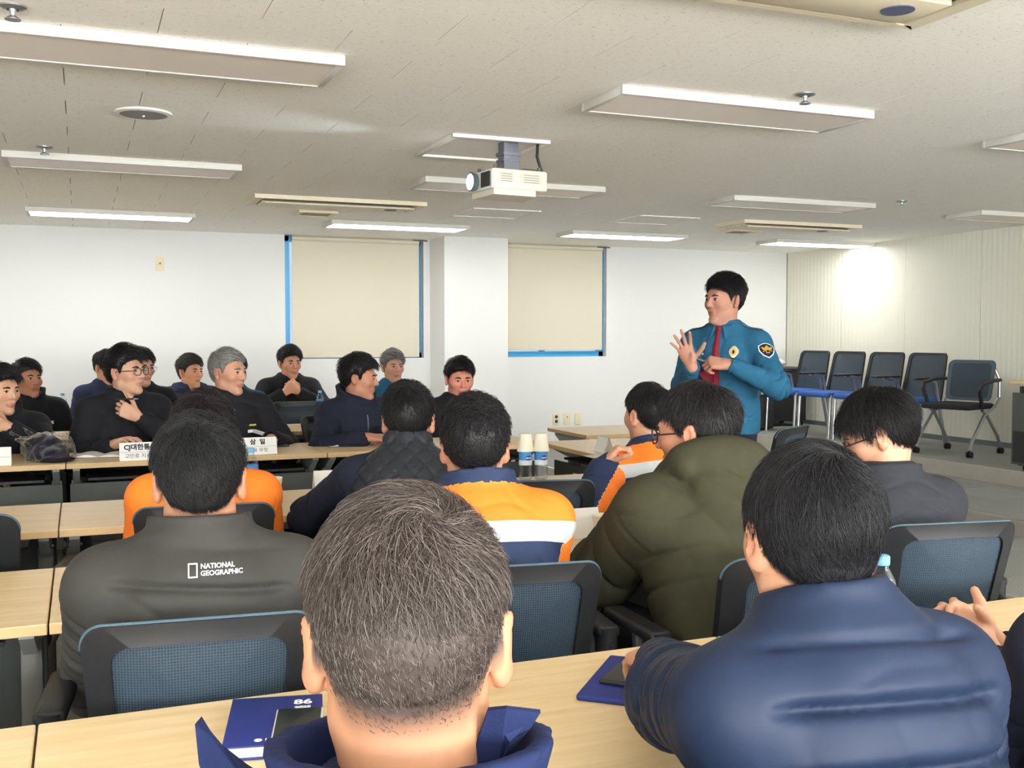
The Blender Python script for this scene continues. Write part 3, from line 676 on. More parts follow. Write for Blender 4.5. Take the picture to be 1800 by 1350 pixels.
class Grid:
    def __init__(s, lo, hi, h):
        s.lo = np.asarray(lo, float); s.h = h
        s.n = np.maximum(4, np.ceil((np.asarray(hi) - s.lo) / h).astype(int) + 1)
        s.D = np.full(s.n, 1.0, F32)
        s.ax = [(s.lo[i] + h * np.arange(s.n[i])).astype(F32) for i in range(3)]
    def sub(s, lo, hi):
        a = np.clip(np.floor((np.asarray(lo) - s.lo) / s.h).astype(int), 0, s.n - 1)
        b = np.clip(np.ceil((np.asarray(hi) - s.lo) / s.h).astype(int) + 1, 1, s.n)
        if np.any(b <= a): return None
        sl = tuple(slice(a[i], b[i]) for i in range(3))
        return sl, s.ax[0][sl[0]][:, None, None], s.ax[1][sl[1]][None, :, None], s.ax[2][sl[2]][None, None, :]
    def put(s, fn, lo, hi, k=0.01, op='u'):
        m = k + 2.5 * s.h
        r = s.sub(np.asarray(lo) - m, np.asarray(hi) + m)
        if r is None: return
        sl, X, Y, Z = r
        d = fn(X, Y, Z); D = s.D[sl]
        if op == 'u':
            h = np.clip(0.5 + 0.5 * (D - d) / k, 0, 1); s.D[sl] = D + (d - D) * h - k * h * (1 - h)
        else:                                   # smooth subtraction
            d = -d; h = np.clip(0.5 - 0.5 * (D - d) / k, 0, 1); s.D[sl] = D + (d - D) * h + k * h * (1 - h)
    def cone(s, a, b, ra, rb, k=0.01, op='u', mod=None):
        a = np.asarray(a, float); b = np.asarray(b, float); ab = b - a; L2 = max(float(ab @ ab), 1e-9); L = math.sqrt(L2); rm = max(ra, rb)
        def fn(X, Y, Z):
            px, py, pz = X - F32(a[0]), Y - F32(a[1]), Z - F32(a[2])
            t = np.clip((px * F32(ab[0]) + py * F32(ab[1]) + pz * F32(ab[2])) / F32(L2), 0, 1)
            d = np.sqrt((px - t * F32(ab[0])) ** 2 + (py - t * F32(ab[1])) ** 2 + (pz - t * F32(ab[2])) ** 2) - (F32(ra) + t * F32(rb - ra))
            return d + mod(t * L) if mod else d
        s.put(fn, np.minimum(a, b) - rm, np.maximum(a, b) + rm, k, op)
    def chain(s, pts, rs, k=0.01, op='u'):
        for i in range(len(pts) - 1): s.cone(pts[i], pts[i + 1], rs[i], rs[i + 1], k, op)
    def ell(s, c, r, M=None, k=0.01, op='u'):
        c = np.asarray(c, float); r = np.asarray(r, float); M = np.eye(3) if M is None else M
        rm = float(max(r)); A = M.T.astype(F32)
        def fn(X, Y, Z):
            px, py, pz = X - F32(c[0]), Y - F32(c[1]), Z - F32(c[2])
            q = [A[i, 0] * px + A[i, 1] * py + A[i, 2] * pz for i in range(3)]
            k0 = np.sqrt(sum((q[i] / F32(r[i])) ** 2 for i in range(3))); k1 = np.sqrt(sum((q[i] / F32(r[i] ** 2)) ** 2 for i in range(3))) + F32(1e-6)
            return k0 * (k0 - 1) / k1
        ext = np.sqrt(((M * r) ** 2).sum(1))
        s.put(fn, c - ext, c + ext, k, op)
    def mesh(s):
        D = s.D; I = D < 0; J = I.view(np.int8)
        S = J[:-1, :-1, :-1].copy()
        for dx, dy, dz in ((1,0,0),(0,1,0),(0,0,1),(1,1,0),(1,0,1),(0,1,1),(1,1,1)):
            S += J[dx:S.shape[0] + dx, dy:S.shape[1] + dy, dz:S.shape[2] + dz]
        act = (S > 0) & (S < 8); ids = np.argwhere(act)
        idx = np.full(act.shape, -1, np.int32); idx[act] = np.arange(len(ids))
        C = np.array([(i, j, k) for i in (0, 1) for j in (0, 1) for k in (0, 1)])
        vals = np.stack([D[ids[:, 0] + c[0], ids[:, 1] + c[1], ids[:, 2] + c[2]] for c in C], 1)
        acc = np.zeros((len(ids), 3)); cnt = np.zeros(len(ids))
        for a in range(8):
            for b in range(a + 1, 8):
                if np.abs(C[a] - C[b]).sum() != 1: continue
                va, vb = vals[:, a], vals[:, b]; m = (va < 0) != (vb < 0)
                t = np.where(m, va / np.where(m, va - vb, 1), 0)
                acc += np.where(m[:, None], C[a] + t[:, None] * (C[b] - C[a]), 0); cnt += m
        V = s.lo + s.h * (ids + acc / np.maximum(cnt, 1)[:, None])
        Q = []
        for ax in range(3):
            o = [1, 2] if ax == 0 else ([2, 0] if ax == 1 else [0, 1])
            A = I[tuple(slice(0, -1) if i == ax else slice(1, -1) for i in range(3))]
            B = I[tuple(slice(1, None) if i == ax else slice(1, -1) for i in range(3))]
            e = np.argwhere(A != B)
            if len(e) == 0: continue
            inside = A[e[:, 0], e[:, 1], e[:, 2]]
            base = e.copy()
            def cell(d1, d2):
                c = base.copy(); c[:, o[0]] += d1; c[:, o[1]] += d2
                return idx[c[:, 0], c[:, 1], c[:, 2]]
            q = np.stack([cell(0, 0), cell(1, 0), cell(1, 1), cell(0, 1)], 1)
            q[~inside] = q[~inside][:, ::-1]
            Q.append(q)
        Q = np.concatenate(Q); Q = Q[(Q >= 0).all(1)]
        return V, Q

def vnormals(V, Q):
    n = np.cross(V[Q[:, 2]] - V[Q[:, 0]], V[Q[:, 3]] - V[Q[:, 1]])
    N = np.zeros_like(V)
    for i in range(4):
        for c in range(3): N[:, c] += np.bincount(Q[:, i], n[:, c], len(V))
    return N / (np.linalg.norm(N, axis=1)[:, None] + 1e-12)
def relax(V, Q, it=1, f=0.5):
    for _ in range(it):
        S = np.zeros_like(V); cnt = np.zeros(len(V))
        for i in range(4):
            for j in ((i + 1) % 4, (i + 3) % 4):
                for c in range(3): S[:, c] += np.bincount(Q[:, i], V[Q[:, j], c], len(V))
                cnt += np.bincount(Q[:, i], minlength=len(V))
        V = V + f * (S / np.maximum(cnt, 1)[:, None] - V)
    return V
def to_mesh(name, V, Q, m, smooth=True, col=None, zone=None, nside=4):
    me = bpy.data.meshes.new(name)
    me.vertices.add(len(V)); me.vertices.foreach_set('co', np.asarray(V, F32).ravel())
    me.loops.add(Q.size); me.loops.foreach_set('vertex_index', Q.astype(np.int32).ravel())
    me.polygons.add(len(Q)); me.polygons.foreach_set('loop_start', np.arange(0, Q.size, nside, dtype=np.int32))
    me.update(calc_edges=True)
    if col is not None:
        a = me.color_attributes.new('Col', 'FLOAT_COLOR', 'POINT')
        a.data.foreach_set('color', np.concatenate([col, np.ones((len(V), 1))], 1).astype(F32).ravel())
    if zone is not None:
        a = me.attributes.new('zone', 'FLOAT', 'POINT'); a.data.foreach_set('value', np.asarray(zone, F32))
    me.materials.append(m)
    if smooth: me.shade_smooth()
    return me
_wr = np.random.RandomState(5)
_WK = [(nrm(_wr.randn(3)) * f, _wr.rand() * 6.3, a) for f, a in ((14, 1.0), (19, 0.9), (27, 0.7), (36, 0.55), (50, 0.35), (66, 0.25)) for _ in range(2)]
def wrinkle(P, seed=0):
    """ridged folds from warped sines"""
    P = P + 0.025 * np.sin(P[:, [1, 2, 0]] * 17 + seed) + 0.012 * np.sin(P[:, [2, 0, 1]] * 37 + seed * 2)
    r = 0
    for k, ph, a in _WK: r = r + a * (1 - 2 * np.abs(np.sin(0.5 * (P @ k) + ph + seed)))
    return r / 4.0

SK = mat('skin', srgb(205, 158, 130), 0.5, spec=0.35, attr='Col', bump=0.05, bscale=300)
def hairmat(name): return mat(name, (0.02, 0.02, 0.02, 1), 0.48, spec=0.4, attr='Col')
M_HAIR = hairmat('hair_strands')

# ---- hand: right hand with fingers +f, back of hand +b
FING = [(0.028, 0.088, (0.040, 0.025, 0.020), 0.0088), (0.008, 0.092, (0.045, 0.029, 0.021), 0.009), (-0.012, 0.088, (0.041, 0.027, 0.021), 0.0086), (-0.030, 0.080, (0.032, 0.020, 0.018), 0.0076)]
def hand(G, Wp, f, b, side, curl=(20, 25, 15), spread=4, thumb=(40, 20), k=0.0035, size=1.0, tips=None):
    f = nrm(f); b = nrm(b - f * np.dot(b, f)); th = np.cross(b, f) * (1 if side > 0 else -1) * 1.0     # towards the thumb
    if side > 0: th = np.cross(b, f)
    else: th = np.cross(f, b)
    P = lambda x, y, z: Wp + (th * x + f * y + b * z) * size
    for (x, y, ls, r) in FING:
        G.cone(P(x * 0.55, 0.01, 0.0), P(x, y, 0.0), 0.0145 * size, 0.0115 * size, 0.012)
    G.cone(P(0.0, -0.02, 0), P(0.0, 0.02, 0), 0.026 * size, 0.024 * size, 0.015)
    G.ell(P(0.0, 0.05, -0.004), V3(0.036, 0.04, 0.014) * size, np.stack([th, f, b], 1), 0.012)
    G.cone(P(0.018, 0.02, -0.012), P(0.03, 0.05, -0.016), 0.016 * size, 0.012 * size, 0.012)
    out = []
    for i, (x, y, ls, r) in enumerate(FING):
        c = curl[i] if isinstance(curl[0], (tuple, list)) else curl
        p = P(x, y, 0.0); a = 0; sp = R(spread * (1.5 - i)); pts = [p]
        for j, l in enumerate(ls):
            a += R(c[j]); d = f * math.cos(a) * math.cos(sp) - b * math.sin(a) + th * math.sin(sp) * math.cos(a)
            p = p + d * l * size; pts.append(p)
        G.chain(pts, [r * size, r * 0.95 * size, r * 0.88 * size, r * 0.75 * size], k); out.append(pts)
    a0, a1 = R(thumb[0]), R(thumb[1]); p = P(0.024, 0.028, -0.010); pts = [p]
    d = th * math.sin(a0) + f * math.cos(a0) - b * math.sin(a1)
    for l, kk in ((0.042, 0.0), (0.032, 0.25), (0.026, 0.45)):
        dd = nrm(d + (f - th * 0.4) * kk * 0.7 - b * kk * 0.4); p = p + dd * l * size; pts.append(p)
    G.chain(pts, [0.013 * size, 0.011 * size, 0.0105 * size, 0.0085 * size], 0.004); out.append(pts)
    return out

def ik(S, T, l1, l2, pole):
    d = T - S; L = np.linalg.norm(d); mx = (l1 + l2) * 0.995
    if L > mx: T = S + d / L * mx; d = T - S; L = mx
    a = (l1 * l1 - l2 * l2 + L * L) / (2 * L); hgt = math.sqrt(max(l1 * l1 - a * a, 0)); u = d / L
    p = np.asarray(pole, float); p = nrm(p - u * (p @ u))
    return S + u * a + p * hgt, T

HAIRLINE_Y = np.array([-0.2, -0.10, -0.06, -0.035, -0.022, 0.004, 0.012, 0.024, 0.034, 0.05, 0.07, 0.2])
HAIRLINE_Z = np.array([-0.075, -0.07, -0.055, -0.03, 0.018, 0.02, -0.012, -0.005, 0.035, 0.052, 0.066, 0.072])
SKULL_C = V3(0, -0.014, 0.028); SKULL_R = V3(0.0775, 0.098, 0.092)
def hair_depth(q, lift=0.0):
    """positive inside the hair region (head coords)"""
    return q[..., 2] - np.interp(q[..., 1], HAIRLINE_Y, HAIRLINE_Z) - lift

def build_hair(P, M, O, sp, hcol, parent, bodyq=None):
    """hair cap and strands in head coordinates, M/O put them on the person"""
    n = sp.get('n', 900); th = sp.get('thick', 0.016); rs = np.random.RandomState(sp.get('seed', 1))
    h = sp.get('vox', 0.005); lift = sp.get('lift', 0.0)
    G = Grid((-0.13, -0.16, -0.12), (0.13, 0.15, 0.175), h)
    top = sp.get('top', 0.012)
    G.ell(SKULL_C + V3(0, -0.002, top * 0.5), SKULL_R + V3(th * 0.85, th * 0.9, th * 0.7 + top * 0.5), None, 0.01)
    if sp.get('nape', True): G.ell(V3(0, -0.050, -0.035), V3(0.052, 0.046, 0.05), None, 0.03)
    if sp.get('fringe', 0): G.ell(V3(sp.get('part', 0.0) * 0.02, 0.068, 0.078), V3(0.062, 0.03, 0.03) * sp['fringe'], rotx(R(-25)), 0.02)
    X, Y, Z = np.meshgrid(*G.ax, indexing='ij')
    q = np.stack([X, Y, Z], -1)
    cut = hair_depth(q, lift + 2.2 * sp.get('fade', 0.0) * (Y < 0.0))
    ear = np.maximum(0.03 - np.sqrt(((np.abs(X) - 0.085) / 0.8) ** 2 + (Y + 0.012) ** 2 + ((Z + 0.004) / 1.3) ** 2), -1)
    # grooves that run out from the crown
    w = V3(sp.get('whorl', 0.012), -0.062, 0.11)
    ang = np.arctan2(X - w[0], Y - w[1]); rad = np.sqrt((X - w[0]) ** 2 + (Y - w[1]) ** 2)
    gr = np.sin(ang * 23 + 40 * Z + 3 * np.sin(ang * 5)) * 0.5 + np.sin(ang * 47 + 60 * Z + rad * 50) * 0.3 + np.sin(ang * 11 + Z * 55) * 0.5
    D0 = G.D + F32(th * 0.75) * (1 - np.clip(cut / 0.04, 0, 1)).astype(F32)
    gr = gr * np.clip((Z - 0.0) / 0.05, 0.12, 1)
    D = D0 + gr.astype(F32) * F32(sp.get('groove', 0.0016))
    kk = 0.012; c = -cut.astype(F32) * F32(0.8); hh = np.clip(0.5 - 0.5 * (D - c) / kk, 0, 1); D = D + (c - D) * hh + kk * hh * (1 - hh)
    G.D = np.maximum(D, ear.astype(F32))
    V, Q = G.mesh(); V = relax(V, Q, 1)
    rgb = np.array(hcol[:3]); g2 = np.array(sp.get('grey', hcol)[:3])
    gm = sp.get('greymix', 0.0) * 0.5; col = np.tile(rgb * (1 - gm) + g2 * gm, (len(V), 1)) * 0.8
    cap = inst('hair', to_mesh('hair', O + V @ M.T, Q, M_HAIR, True, col), parent)
    # strands
    N = vnormals(V, Q); outer = ((V - SKULL_C) * N).sum(1) > 0.02
    pool = V[outer]; pn = N[outer]; kind = np.ones(len(pool))
    ids = rs.randint(0, len(pool), n)
    if bodyq is not None and sp.get('fade', 0):
        bq, bn = bodyq; hb = hair_depth(bq, lift - sp['fade']); prob = np.clip(hb / (3.5 * sp['fade']), 0, 1) * (hb < 0.09) * (np.abs(bq[:, 0]) < 0.079) * (np.linalg.norm(bq - SKULL_C, axis=1) < 0.15) * (bq[:, 1] < 0.03)
        prob = prob * (prob > 0.4)
        sel = np.nonzero(prob > rs.rand(len(prob)))[0]
        if len(sel):
            sel = rs.choice(sel, n // 3); pool = np.concatenate([pool, bq[sel]]); pn = np.concatenate([pn, bn[sel]])
            ids = np.concatenate([ids, np.arange(len(pool) - len(sel), len(pool))])
    p = pool[ids] + rs.randn(len(ids), 3) * h * 0.35; n0 = pn[ids]; n = len(p); hd = hair_depth(p, lift)
    fb = np.arange(n) >= sp.get('n', 900)
    Lt, Ls = sp.get('len', (0.045, 0.012))
    k = np.clip((p[:, 2] - 0.03) / 0.06, 0, 1); Lh = (Ls + (Lt - Ls) * k) * rs.uniform(0.75, 1.2, n)
    Lh = np.where(fb, 0.007, Lh) * np.clip((hd + 0.02) / 0.04, 0.3, 1)
    lift0 = sp.get('rise', 0.5) * rs.uniform(0.6, 1.3, n); sw = sp.get('swirl', 0.5) + rs.randn(n) * sp.get('mess', 0.25)
    pts = []; segs = sp.get('segs', 4); cur = p - n0 * 0.001; pts.append(cur)
    for i in range(segs):
        nn = nrm_rows((cur - SKULL_C) / SKULL_R ** 2)
        t = cur - w; t -= nn * (t * nn).sum(1)[:, None]; t = nrm_rows(t); bt = np.cross(nn, t)
        t = t * np.cos(sw)[:, None] + bt * np.sin(sw)[:, None]
        if sp.get('comb') is not None: t = nrm_rows(t + np.asarray(sp['comb'])[None] * k[:, None]); 
        a = lift0 * (1 - 1.25 * i / segs)
        d = t * np.cos(a)[:, None] + nn * np.sin(a)[:, None]
        cur = cur + d * (Lh / segs)[:, None]; pts.append(cur)
    pts = np.stack(pts, 1)
    rad = sp.get('rad', 0.0012) * rs.uniform(0.7, 1.2, n) * np.where(fb, 0.6, 1.0)
    prof = np.linspace(1.0, 0.35, segs + 1)
    t = nrm_rows(pts[:, -1] - pts[:, 0]); a = nrm_rows(np.cross(t, rs.randn(n, 3))); b2 = np.cross(t, a)
    rings = []
    for kx in range(3):
        an = 2 * math.pi * kx / 3
        rings.append(pts + ((a * math.cos(an) + b2 * math.sin(an)) * rad[:, None])[:, None, :] * prof[None, :, None])
    VV = np.stack(rings, 2).reshape(-1, 3)
    base = (np.arange(n) * (segs + 1) * 3)[:, None]
    fq = np.array([[s * 3 + kx, s * 3 + (kx + 1) % 3, (s + 1) * 3 + (kx + 1) % 3, (s + 1) * 3 + kx] for s in range(segs) for kx in range(3)])
    QQ = (base[:, :, None] + fq[None]).reshape(-1, 4)
    sh = rs.uniform(0.8, 1.2, n); gsel = (rs.rand(n) < sp.get('greymix', 0.0))
    sc = np.where(gsel[:, None], g2[None], rgb[None]) * sh[:, None]
    so = inst('hair_strands', to_mesh('hair_strands', O + VV @ M.T, QQ, M_HAIR, True, np.repeat(sc, (segs + 1) * 3, 0)), cap)
    so['kind'] = 'stuff'
    return cap
def nrm_rows(a): return a / (np.linalg.norm(a, axis=1)[:, None] + 1e-12)

def head_sdf(G, T, M, sp, detail):
    """T(p): head coords -> grid coords"""
    e = lambda c, r, k=0.02, op='u', rm=None: G.ell(T(V3(*c)), V3(*r), M if rm is None else M @ rm, k, op)
    c = lambda a, b, ra, rb, k=0.015, op='u': G.cone(T(V3(*a)), T(V3(*b)), ra, rb, k, op)
    w = sp.get('face_w', 1.0)
    e(SKULL_C, SKULL_R, 0.02)
    e((0, 0.022, -0.035), (0.060 * w, 0.066, 0.080), 0.03)
    e((0, 0.035, -0.005), (0.064 * w, 0.054, 0.06), 0.03)
    c((0.046 * w, 0.0, -0.062), (0.012, 0.062, -0.098), 0.021, 0.018, 0.025); c((-0.046 * w, 0.0, -0.062), (-0.012, 0.062, -0.098), 0.021, 0.018, 0.025)
    e((0, 0.070, -0.100), (0.022, 0.017, 0.016), 0.02)
    for s in (-1, 1):
        e((s * 0.040 * w, 0.056, -0.018), (0.026, 0.026, 0.024), 0.02)
        # ear
        rm = rotz(s * R(-28)) @ roty(s * R(6))
        e((s * 0.083, -0.016, -0.002), (0.0085, 0.020, 0.033), 0.006, 'u', rm)
        e((s * 0.0805, -0.006, -0.026), (0.009, 0.011, 0.014), 0.008)
        e((s * 0.0925, -0.010, 0.002), (0.0055, 0.011, 0.020), 0.004, 's', rm)
    if detail:
        c((-0.03, 0.079, 0.026), (0.03, 0.079, 0.026), 0.011, 0.011, 0.02)
        c((0, 0.086, 0.016), (0, 0.105, -0.024), 0.0075, 0.0115, 0.012)
        for s in (-1, 1):
            e((s * 0.0115, 0.095, -0.028), (0.008, 0.009, 0.007), 0.006)
            e((s * 0.031, 0.094, 0.006), (0.016, 0.012, 0.010), 0.010, 's')
            e((s * 0.031, 0.073, 0.005), (0.0165, 0.0135, 0.0125), 0.006)
        e((0, 0.084, -0.056), (0.026, 0.012, 0.006), 0.008); e((0, 0.083, -0.068), (0.022, 0.012, 0.007), 0.008)
        c((-0.022, 0.096, -0.0615), (0.022, 0.096, -0.0615), 0.0022, 0.0022, 0.004, 's')

M_EYEW = mat('eye_white', srgb(222, 212, 204), 0.3); M_IRIS = mat('eye_iris', srgb(30, 20, 16), 0.15)
M_FRAME = mat('dark_glasses_frame', srgb(40, 34, 34), 0.3); M_LENS = thin_clear('clear_lens', (0.97, 0.98, 1, 1), 0.1)
M_STEELF = mat('thin_metal_frame', srgb(120, 112, 104), 0.3, 0.8)

TROUSER = {}
def trousers_mesh(standing):
    if standing in TROUSER: return TROUSER[standing]
    if standing:
        G = Grid((-0.3, -0.25, 0.02), (0.3, 0.3, 1.08), 0.012)
        G.ell((0, 0, 0.95), (0.165, 0.115, 0.12), None, 0.03)
        for s in (-1, 1):
            G.cone((s * 0.085, 0, 0.90), (s * 0.10, 0.015, 0.50), 0.088, 0.066, 0.03); G.cone((s * 0.10, 0.015, 0.50), (s * 0.105, -0.01, 0.09), 0.066, 0.058, 0.02)
    else:
        G = Grid((-0.36, -0.2, 0.05), (0.36, 0.68, 0.78), 0.012)
        G.ell((0, 0.0, 0.57), (0.175, 0.13, 0.12), None, 0.03)
        for s in (-1, 1):
            G.cone((s * 0.085, 0.02, 0.555), (s * 0.14, 0.42, 0.54), 0.085, 0.066, 0.03); G.cone((s * 0.14, 0.42, 0.535), (s * 0.14, 0.44, 0.10), 0.064, 0.052, 0.02)
    V, Q = G.mesh(); V = V + vnormals(V, Q) * (0.004 * wrinkle(V, 2))[:, None]
    me = to_mesh('trousers', V, Q, mat('dark_trousers', srgb(34, 36, 44), 0.85, bump=0.1, bscale=400))
    G = Grid((-0.06, -0.12, -0.01), (0.06, 0.22, 0.14), 0.008)
    G.ell((0, 0.05, 0.035), (0.043, 0.135, 0.042), None, 0.02); G.ell((0, -0.02, 0.07), (0.042, 0.06, 0.05), None, 0.02)
    G.put(lambda X, Y, Z: Z + 0 * X + 0 * Y, (-0.06, -0.12, -0.02), (0.06, 0.22, 0.0), 0.003, 's')
    V, Q = G.mesh(); V[:, 2] = np.maximum(V[:, 2], 0.0)
    sh = to_mesh('shoe', V, Q, M_RUBBER)
    TROUSER[standing] = (me, sh); return TROUSER[standing]

BVH = {}
def person(H, psi, label, head=(0, 0, 0), lean=8, s=1.0, right=None, left=None, voxel=0.005, jv=0.008, skin=(205, 158, 130), hair=None, hcol=(24, 22, 24),
           jacket=None, glasses=None, standing=False, detail=True, group='people at the tables', bulk=0.0, brows=True, hips=None, trouser=None, neck=0.13):
    """H: head centre in the room; psi: body heading clockwise from +Y; head=(yaw,pitch,roll) relative to the body"""
    Rb = rotz(-R(psi)); a = R(lean)
    u = V3(0, math.sin(a), math.cos(a)); v = V3(0, math.cos(a), -math.sin(a))
    hipz = 0.95 if standing else 0.535
    nk = neck * s
    fwd_off = 0.035
    nd = nrm(u * 0.6 + V3(0, 0.12, 0.6))
    L = (H[2] - hipz - nd[2] * nk) / u[2]
    off = u * L + nd * nk + v * fwd_off * 0.4
    base = np.asarray(H) - Rb @ off; base[2] = 0
    hip = V3(0, 0, hipz); nb = hip + u * L
    O = nb + nd * nk + v * fwd_off * 0.4
    M = rotz(-R(head[0])) @ rotx(-R(head[1])) @ roty(R(head[2])) * 1.0
    Ms = M * s
    T = lambda p: O + Ms @ p
    loc = lambda w: Rb.T @ (np.asarray(w, float) - base)
    e = empty('person', base, -R(psi), label, 'person', group)
    sh = {}; arms = {}
    for sd, spec in ((1, right), (-1, left)):
        S = hip + u * (L - 0.080) + V3(sd * 0.172, 0, 0) * s
        spec = spec or dict(l=(sd * 0.16, 0.34, 0.62))
        tgt = loc(spec['w']) if 'w' in spec else V3(*spec['l'])
        pole = spec.get('pole', (sd * 0.6, -0.3, -1))
        el, tgt = ik(S, tgt, 0.285 * s, 0.255 * s, pole)
        arms[sd] = (S, el, tgt, spec)
    # ---- body (skin): head, neck, slim core, arms, hands in one surface
    pts = [O + V3(0.13, 0.13, 0.14), O - V3(0.13, 0.13, 0.14), hip - V3(0.14, 0.1, 0.0), hip + V3(0.14, 0.1, 0)]
    for sd in arms:
        S, el, W_, spec = arms[sd]; pts += [S, el, W_]
        f = nrm(Rb.T @ np.asarray(spec['f'], float)) if 'f' in spec else nrm(W_ - el)
        pts += [W_ + f * 0.20]
    pts = np.array(pts); G = Grid(pts.min(0) - 0.07, pts.max(0) + 0.07, voxel)
    head_sdf(G, T, M, dict(face_w=(hair or {}).get('face_w', 1.0)), detail)
    G.cone(T(V3(0, -0.022, -0.05)), nb + v * 0.0 + u * 0.0, 0.054 * s, 0.060 * s, 0.03)
    G.cone(T(V3(0, 0.0, -0.075)), nb + v * 0.03 + u * -0.01, 0.045 * s, 0.05 * s, 0.03)
    G.cone(nb - u * 0.02, hip + u * 0.02, 0.06, 0.09, 0.03); G.cone(arms[1][0], arms[-1][0], 0.05, 0.05, 0.03)
    hands = {}
    for sd in arms:
        S, el, W_, spec = arms[sd]
        G.cone(S, el, 0.042, 0.034, 0.02); G.cone(el, W_, 0.034, 0.025, 0.02)
        f = Rb.T @ np.asarray(spec['f'], float) if 'f' in spec else (W_ - el)
        b = Rb.T @ np.asarray(spec.get('b', (0, 0, 1)), float)
        hands[sd] = hand(G, W_ + nrm(f) * 0.012, f, b, sd, spec.get('curl', (22, 28, 18)), spec.get('spread', 4), spec.get('thumb', (40, 20)), size=s * spec.get('size', 1.0))
    Vb, Qb = G.mesh(); Vb = relax(Vb, Qb, 1, 0.4)
    q = (Vb - O) @ M / s
    base_c = np.array(srgb(*skin)[:3]); col = np.tile(base_c, (len(Vb), 1))
    inh = np.linalg.norm(q - SKULL_C, axis=1) < 0.16
    lips = np.exp(-((q[:, 0] / 0.022) ** 4 + ((q[:, 2] + 0.062) / 0.0095) ** 4)) * (q[:, 1] > 0.074) * inh
    col = col * (1 - lips[:, None]) + (base_c * np.array([0.80, 0.55, 0.56])) * lips[:, None]
    chk = np.exp(-(((np.abs(q[:, 0]) - 0.042) / 0.025) ** 2 + ((q[:, 2] + 0.022) / 0.022) ** 2)) * (q[:, 1] > 0.03) * inh
    earw = np.clip((np.abs(q[:, 0]) - 0.079) / 0.008, 0, 1) * inh
    col *= 1 - (0.14 * np.clip(chk + earw, 0, 1))[:, None] * np.array([0.1, 1, 1])
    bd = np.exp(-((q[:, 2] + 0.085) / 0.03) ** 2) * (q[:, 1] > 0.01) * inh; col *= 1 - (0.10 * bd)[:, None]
    hc = np.array(srgb(*hcol)[:3])
    if hair is not None:
        hm = np.clip(hair_depth(q, hair.get('lift', 0.0) - hair.get('fade', 0.0)) / (0.012 + 2 * hair.get('fade', 0.0)), 0, 1) * inh * (np.abs(q[:, 0]) < 0.0815)
        col = col * (1 - hm[:, None]) + hc * 1.3 * hm[:, None]
    body = inst('body', to_mesh('body', Vb, Qb, SK, True, col), e)
    # ---- hair, brows, eyes, glasses
    if hair is not None: build_hair(None, Ms, O, hair, srgb(*hcol), e, (q, vnormals(Vb, Qb) @ M))
    if detail:
        for sd in (-1, 1):
            m_ = MB(); m_.sph((0, 0, 0), 1.0, 12)
            for vv in m_.bm.verts:
                x, y, z = vv.co; p = T(V3(sd * 0.031 + x * 0.0138, 0.0848 + y * 0.0035 - abs(x) * 0.003, 0.0045 + z * 0.0050 + 0.001 * (1 - x * x))); vv.co = p
            o = m_.obj('eye', M_EYEW, e, smooth=True, angle=180)
            m_ = MB(); m_.sph((0, 0, 0), 1.0, 10)
            for vv in m_.bm.verts:
                x, y, z = vv.co; vv.co = T(V3(sd * 0.031 + x * 0.0062, 0.0876 + y * 0.0022, 0.0048 + z * 0.0052))
            m_.obj('iris', M_IRIS, o, smooth=True, angle=180)
            m_ = MB(); m_.tube([T(V3(sd * 0.0185, 0.086, 0.0075)), T(V3(sd * 0.031, 0.0885, 0.0105)), T(V3(sd * 0.044, 0.083, 0.0065))], 0.0016 * s, 6, rs=[0.0014, 0.0024, 0.0014])
            m_.obj('eyelash_line', M_IRIS, e)
            if brows:
                m_ = MB(); m_.tube([T(V3(sd * 0.014, 0.0915, 0.0235)), T(V3(sd * 0.028, 0.0915, 0.0275)), T(V3(sd * 0.049, 0.0815, 0.0235))], 0.003, 8, rs=[0.0042 * s, 0.0052 * s, 0.002 * s])
                m_.obj('eyebrow', mat('brow_%d_%d' % (hcol[0], hcol[1]), srgb(*[int(c * 0.8 + 18) for c in hcol]), 0.8), e)
    if glasses:
        fm = M_STEELF if glasses == 'thin' else M_FRAME; r_ = 0.0011 if glasses == 'thin' else 0.002
        g_ = MB(); ln = MB()
        for sd in (-1, 1):
            ring = [T(V3(sd * 0.033 + 0.0245 * math.copysign(abs(math.cos(t_)) ** 0.75, math.cos(t_)), 0.104 - 0.006 * abs(math.cos(t_)) * (1 if math.cos(t_) * sd > 0 else 0), 0.001 + 0.0185 * math.copysign(abs(math.sin(t_)) ** 0.75, math.sin(t_)))) for t_ in np.linspace(0, 2 * math.pi, 25)[:-1]]
            g_.tube(ring, r_ * s, 6, closed=True)
            vs = [ln.bm.verts.new(p) for p in ring]; ln.bm.faces.new(vs)
            g_.tube([T(V3(sd * 0.057, 0.098, 0.006)), T(V3(sd * 0.074, 0.088, 0.007)), T(V3(sd * 0.081, 0.03, 0.008)), T(V3(sd * 0.083, -0.012, 0.006)), T(V3(sd * 0.082, -0.022, -0.008))], r_ * 1.1 * s, 6)
        g_.tube([T(V3(-0.009, 0.104, 0.006)), T(V3(0, 0.107, 0.008)), T(V3(0.009, 0.104, 0.006))], r_ * s, 6)
        go = g_.obj('glasses', fm, e); ln.obj('lens', M_LENS, go, smooth=False)
    # ---- jacket
    j = jacket or {}
    bk = 0.008 + bulk
    pts = [nb + V3(0.12, 0.12, 0.14), nb - V3(0.12, 0.12, 0.1), hip - V3(0.24, 0.2, 0.10), hip + V3(0.24, 0.2, 0)]
    for sd in arms: pts += list(arms[sd][:3])
    if j.get('hood'): pts += [nb + V3(0.2, -0.26, 0.2), nb + V3(-0.2, -0.26, -0.3)]
    pts = np.array(pts); G = Grid(pts.min(0) - 0.11, pts.max(0) + 0.11, jv)
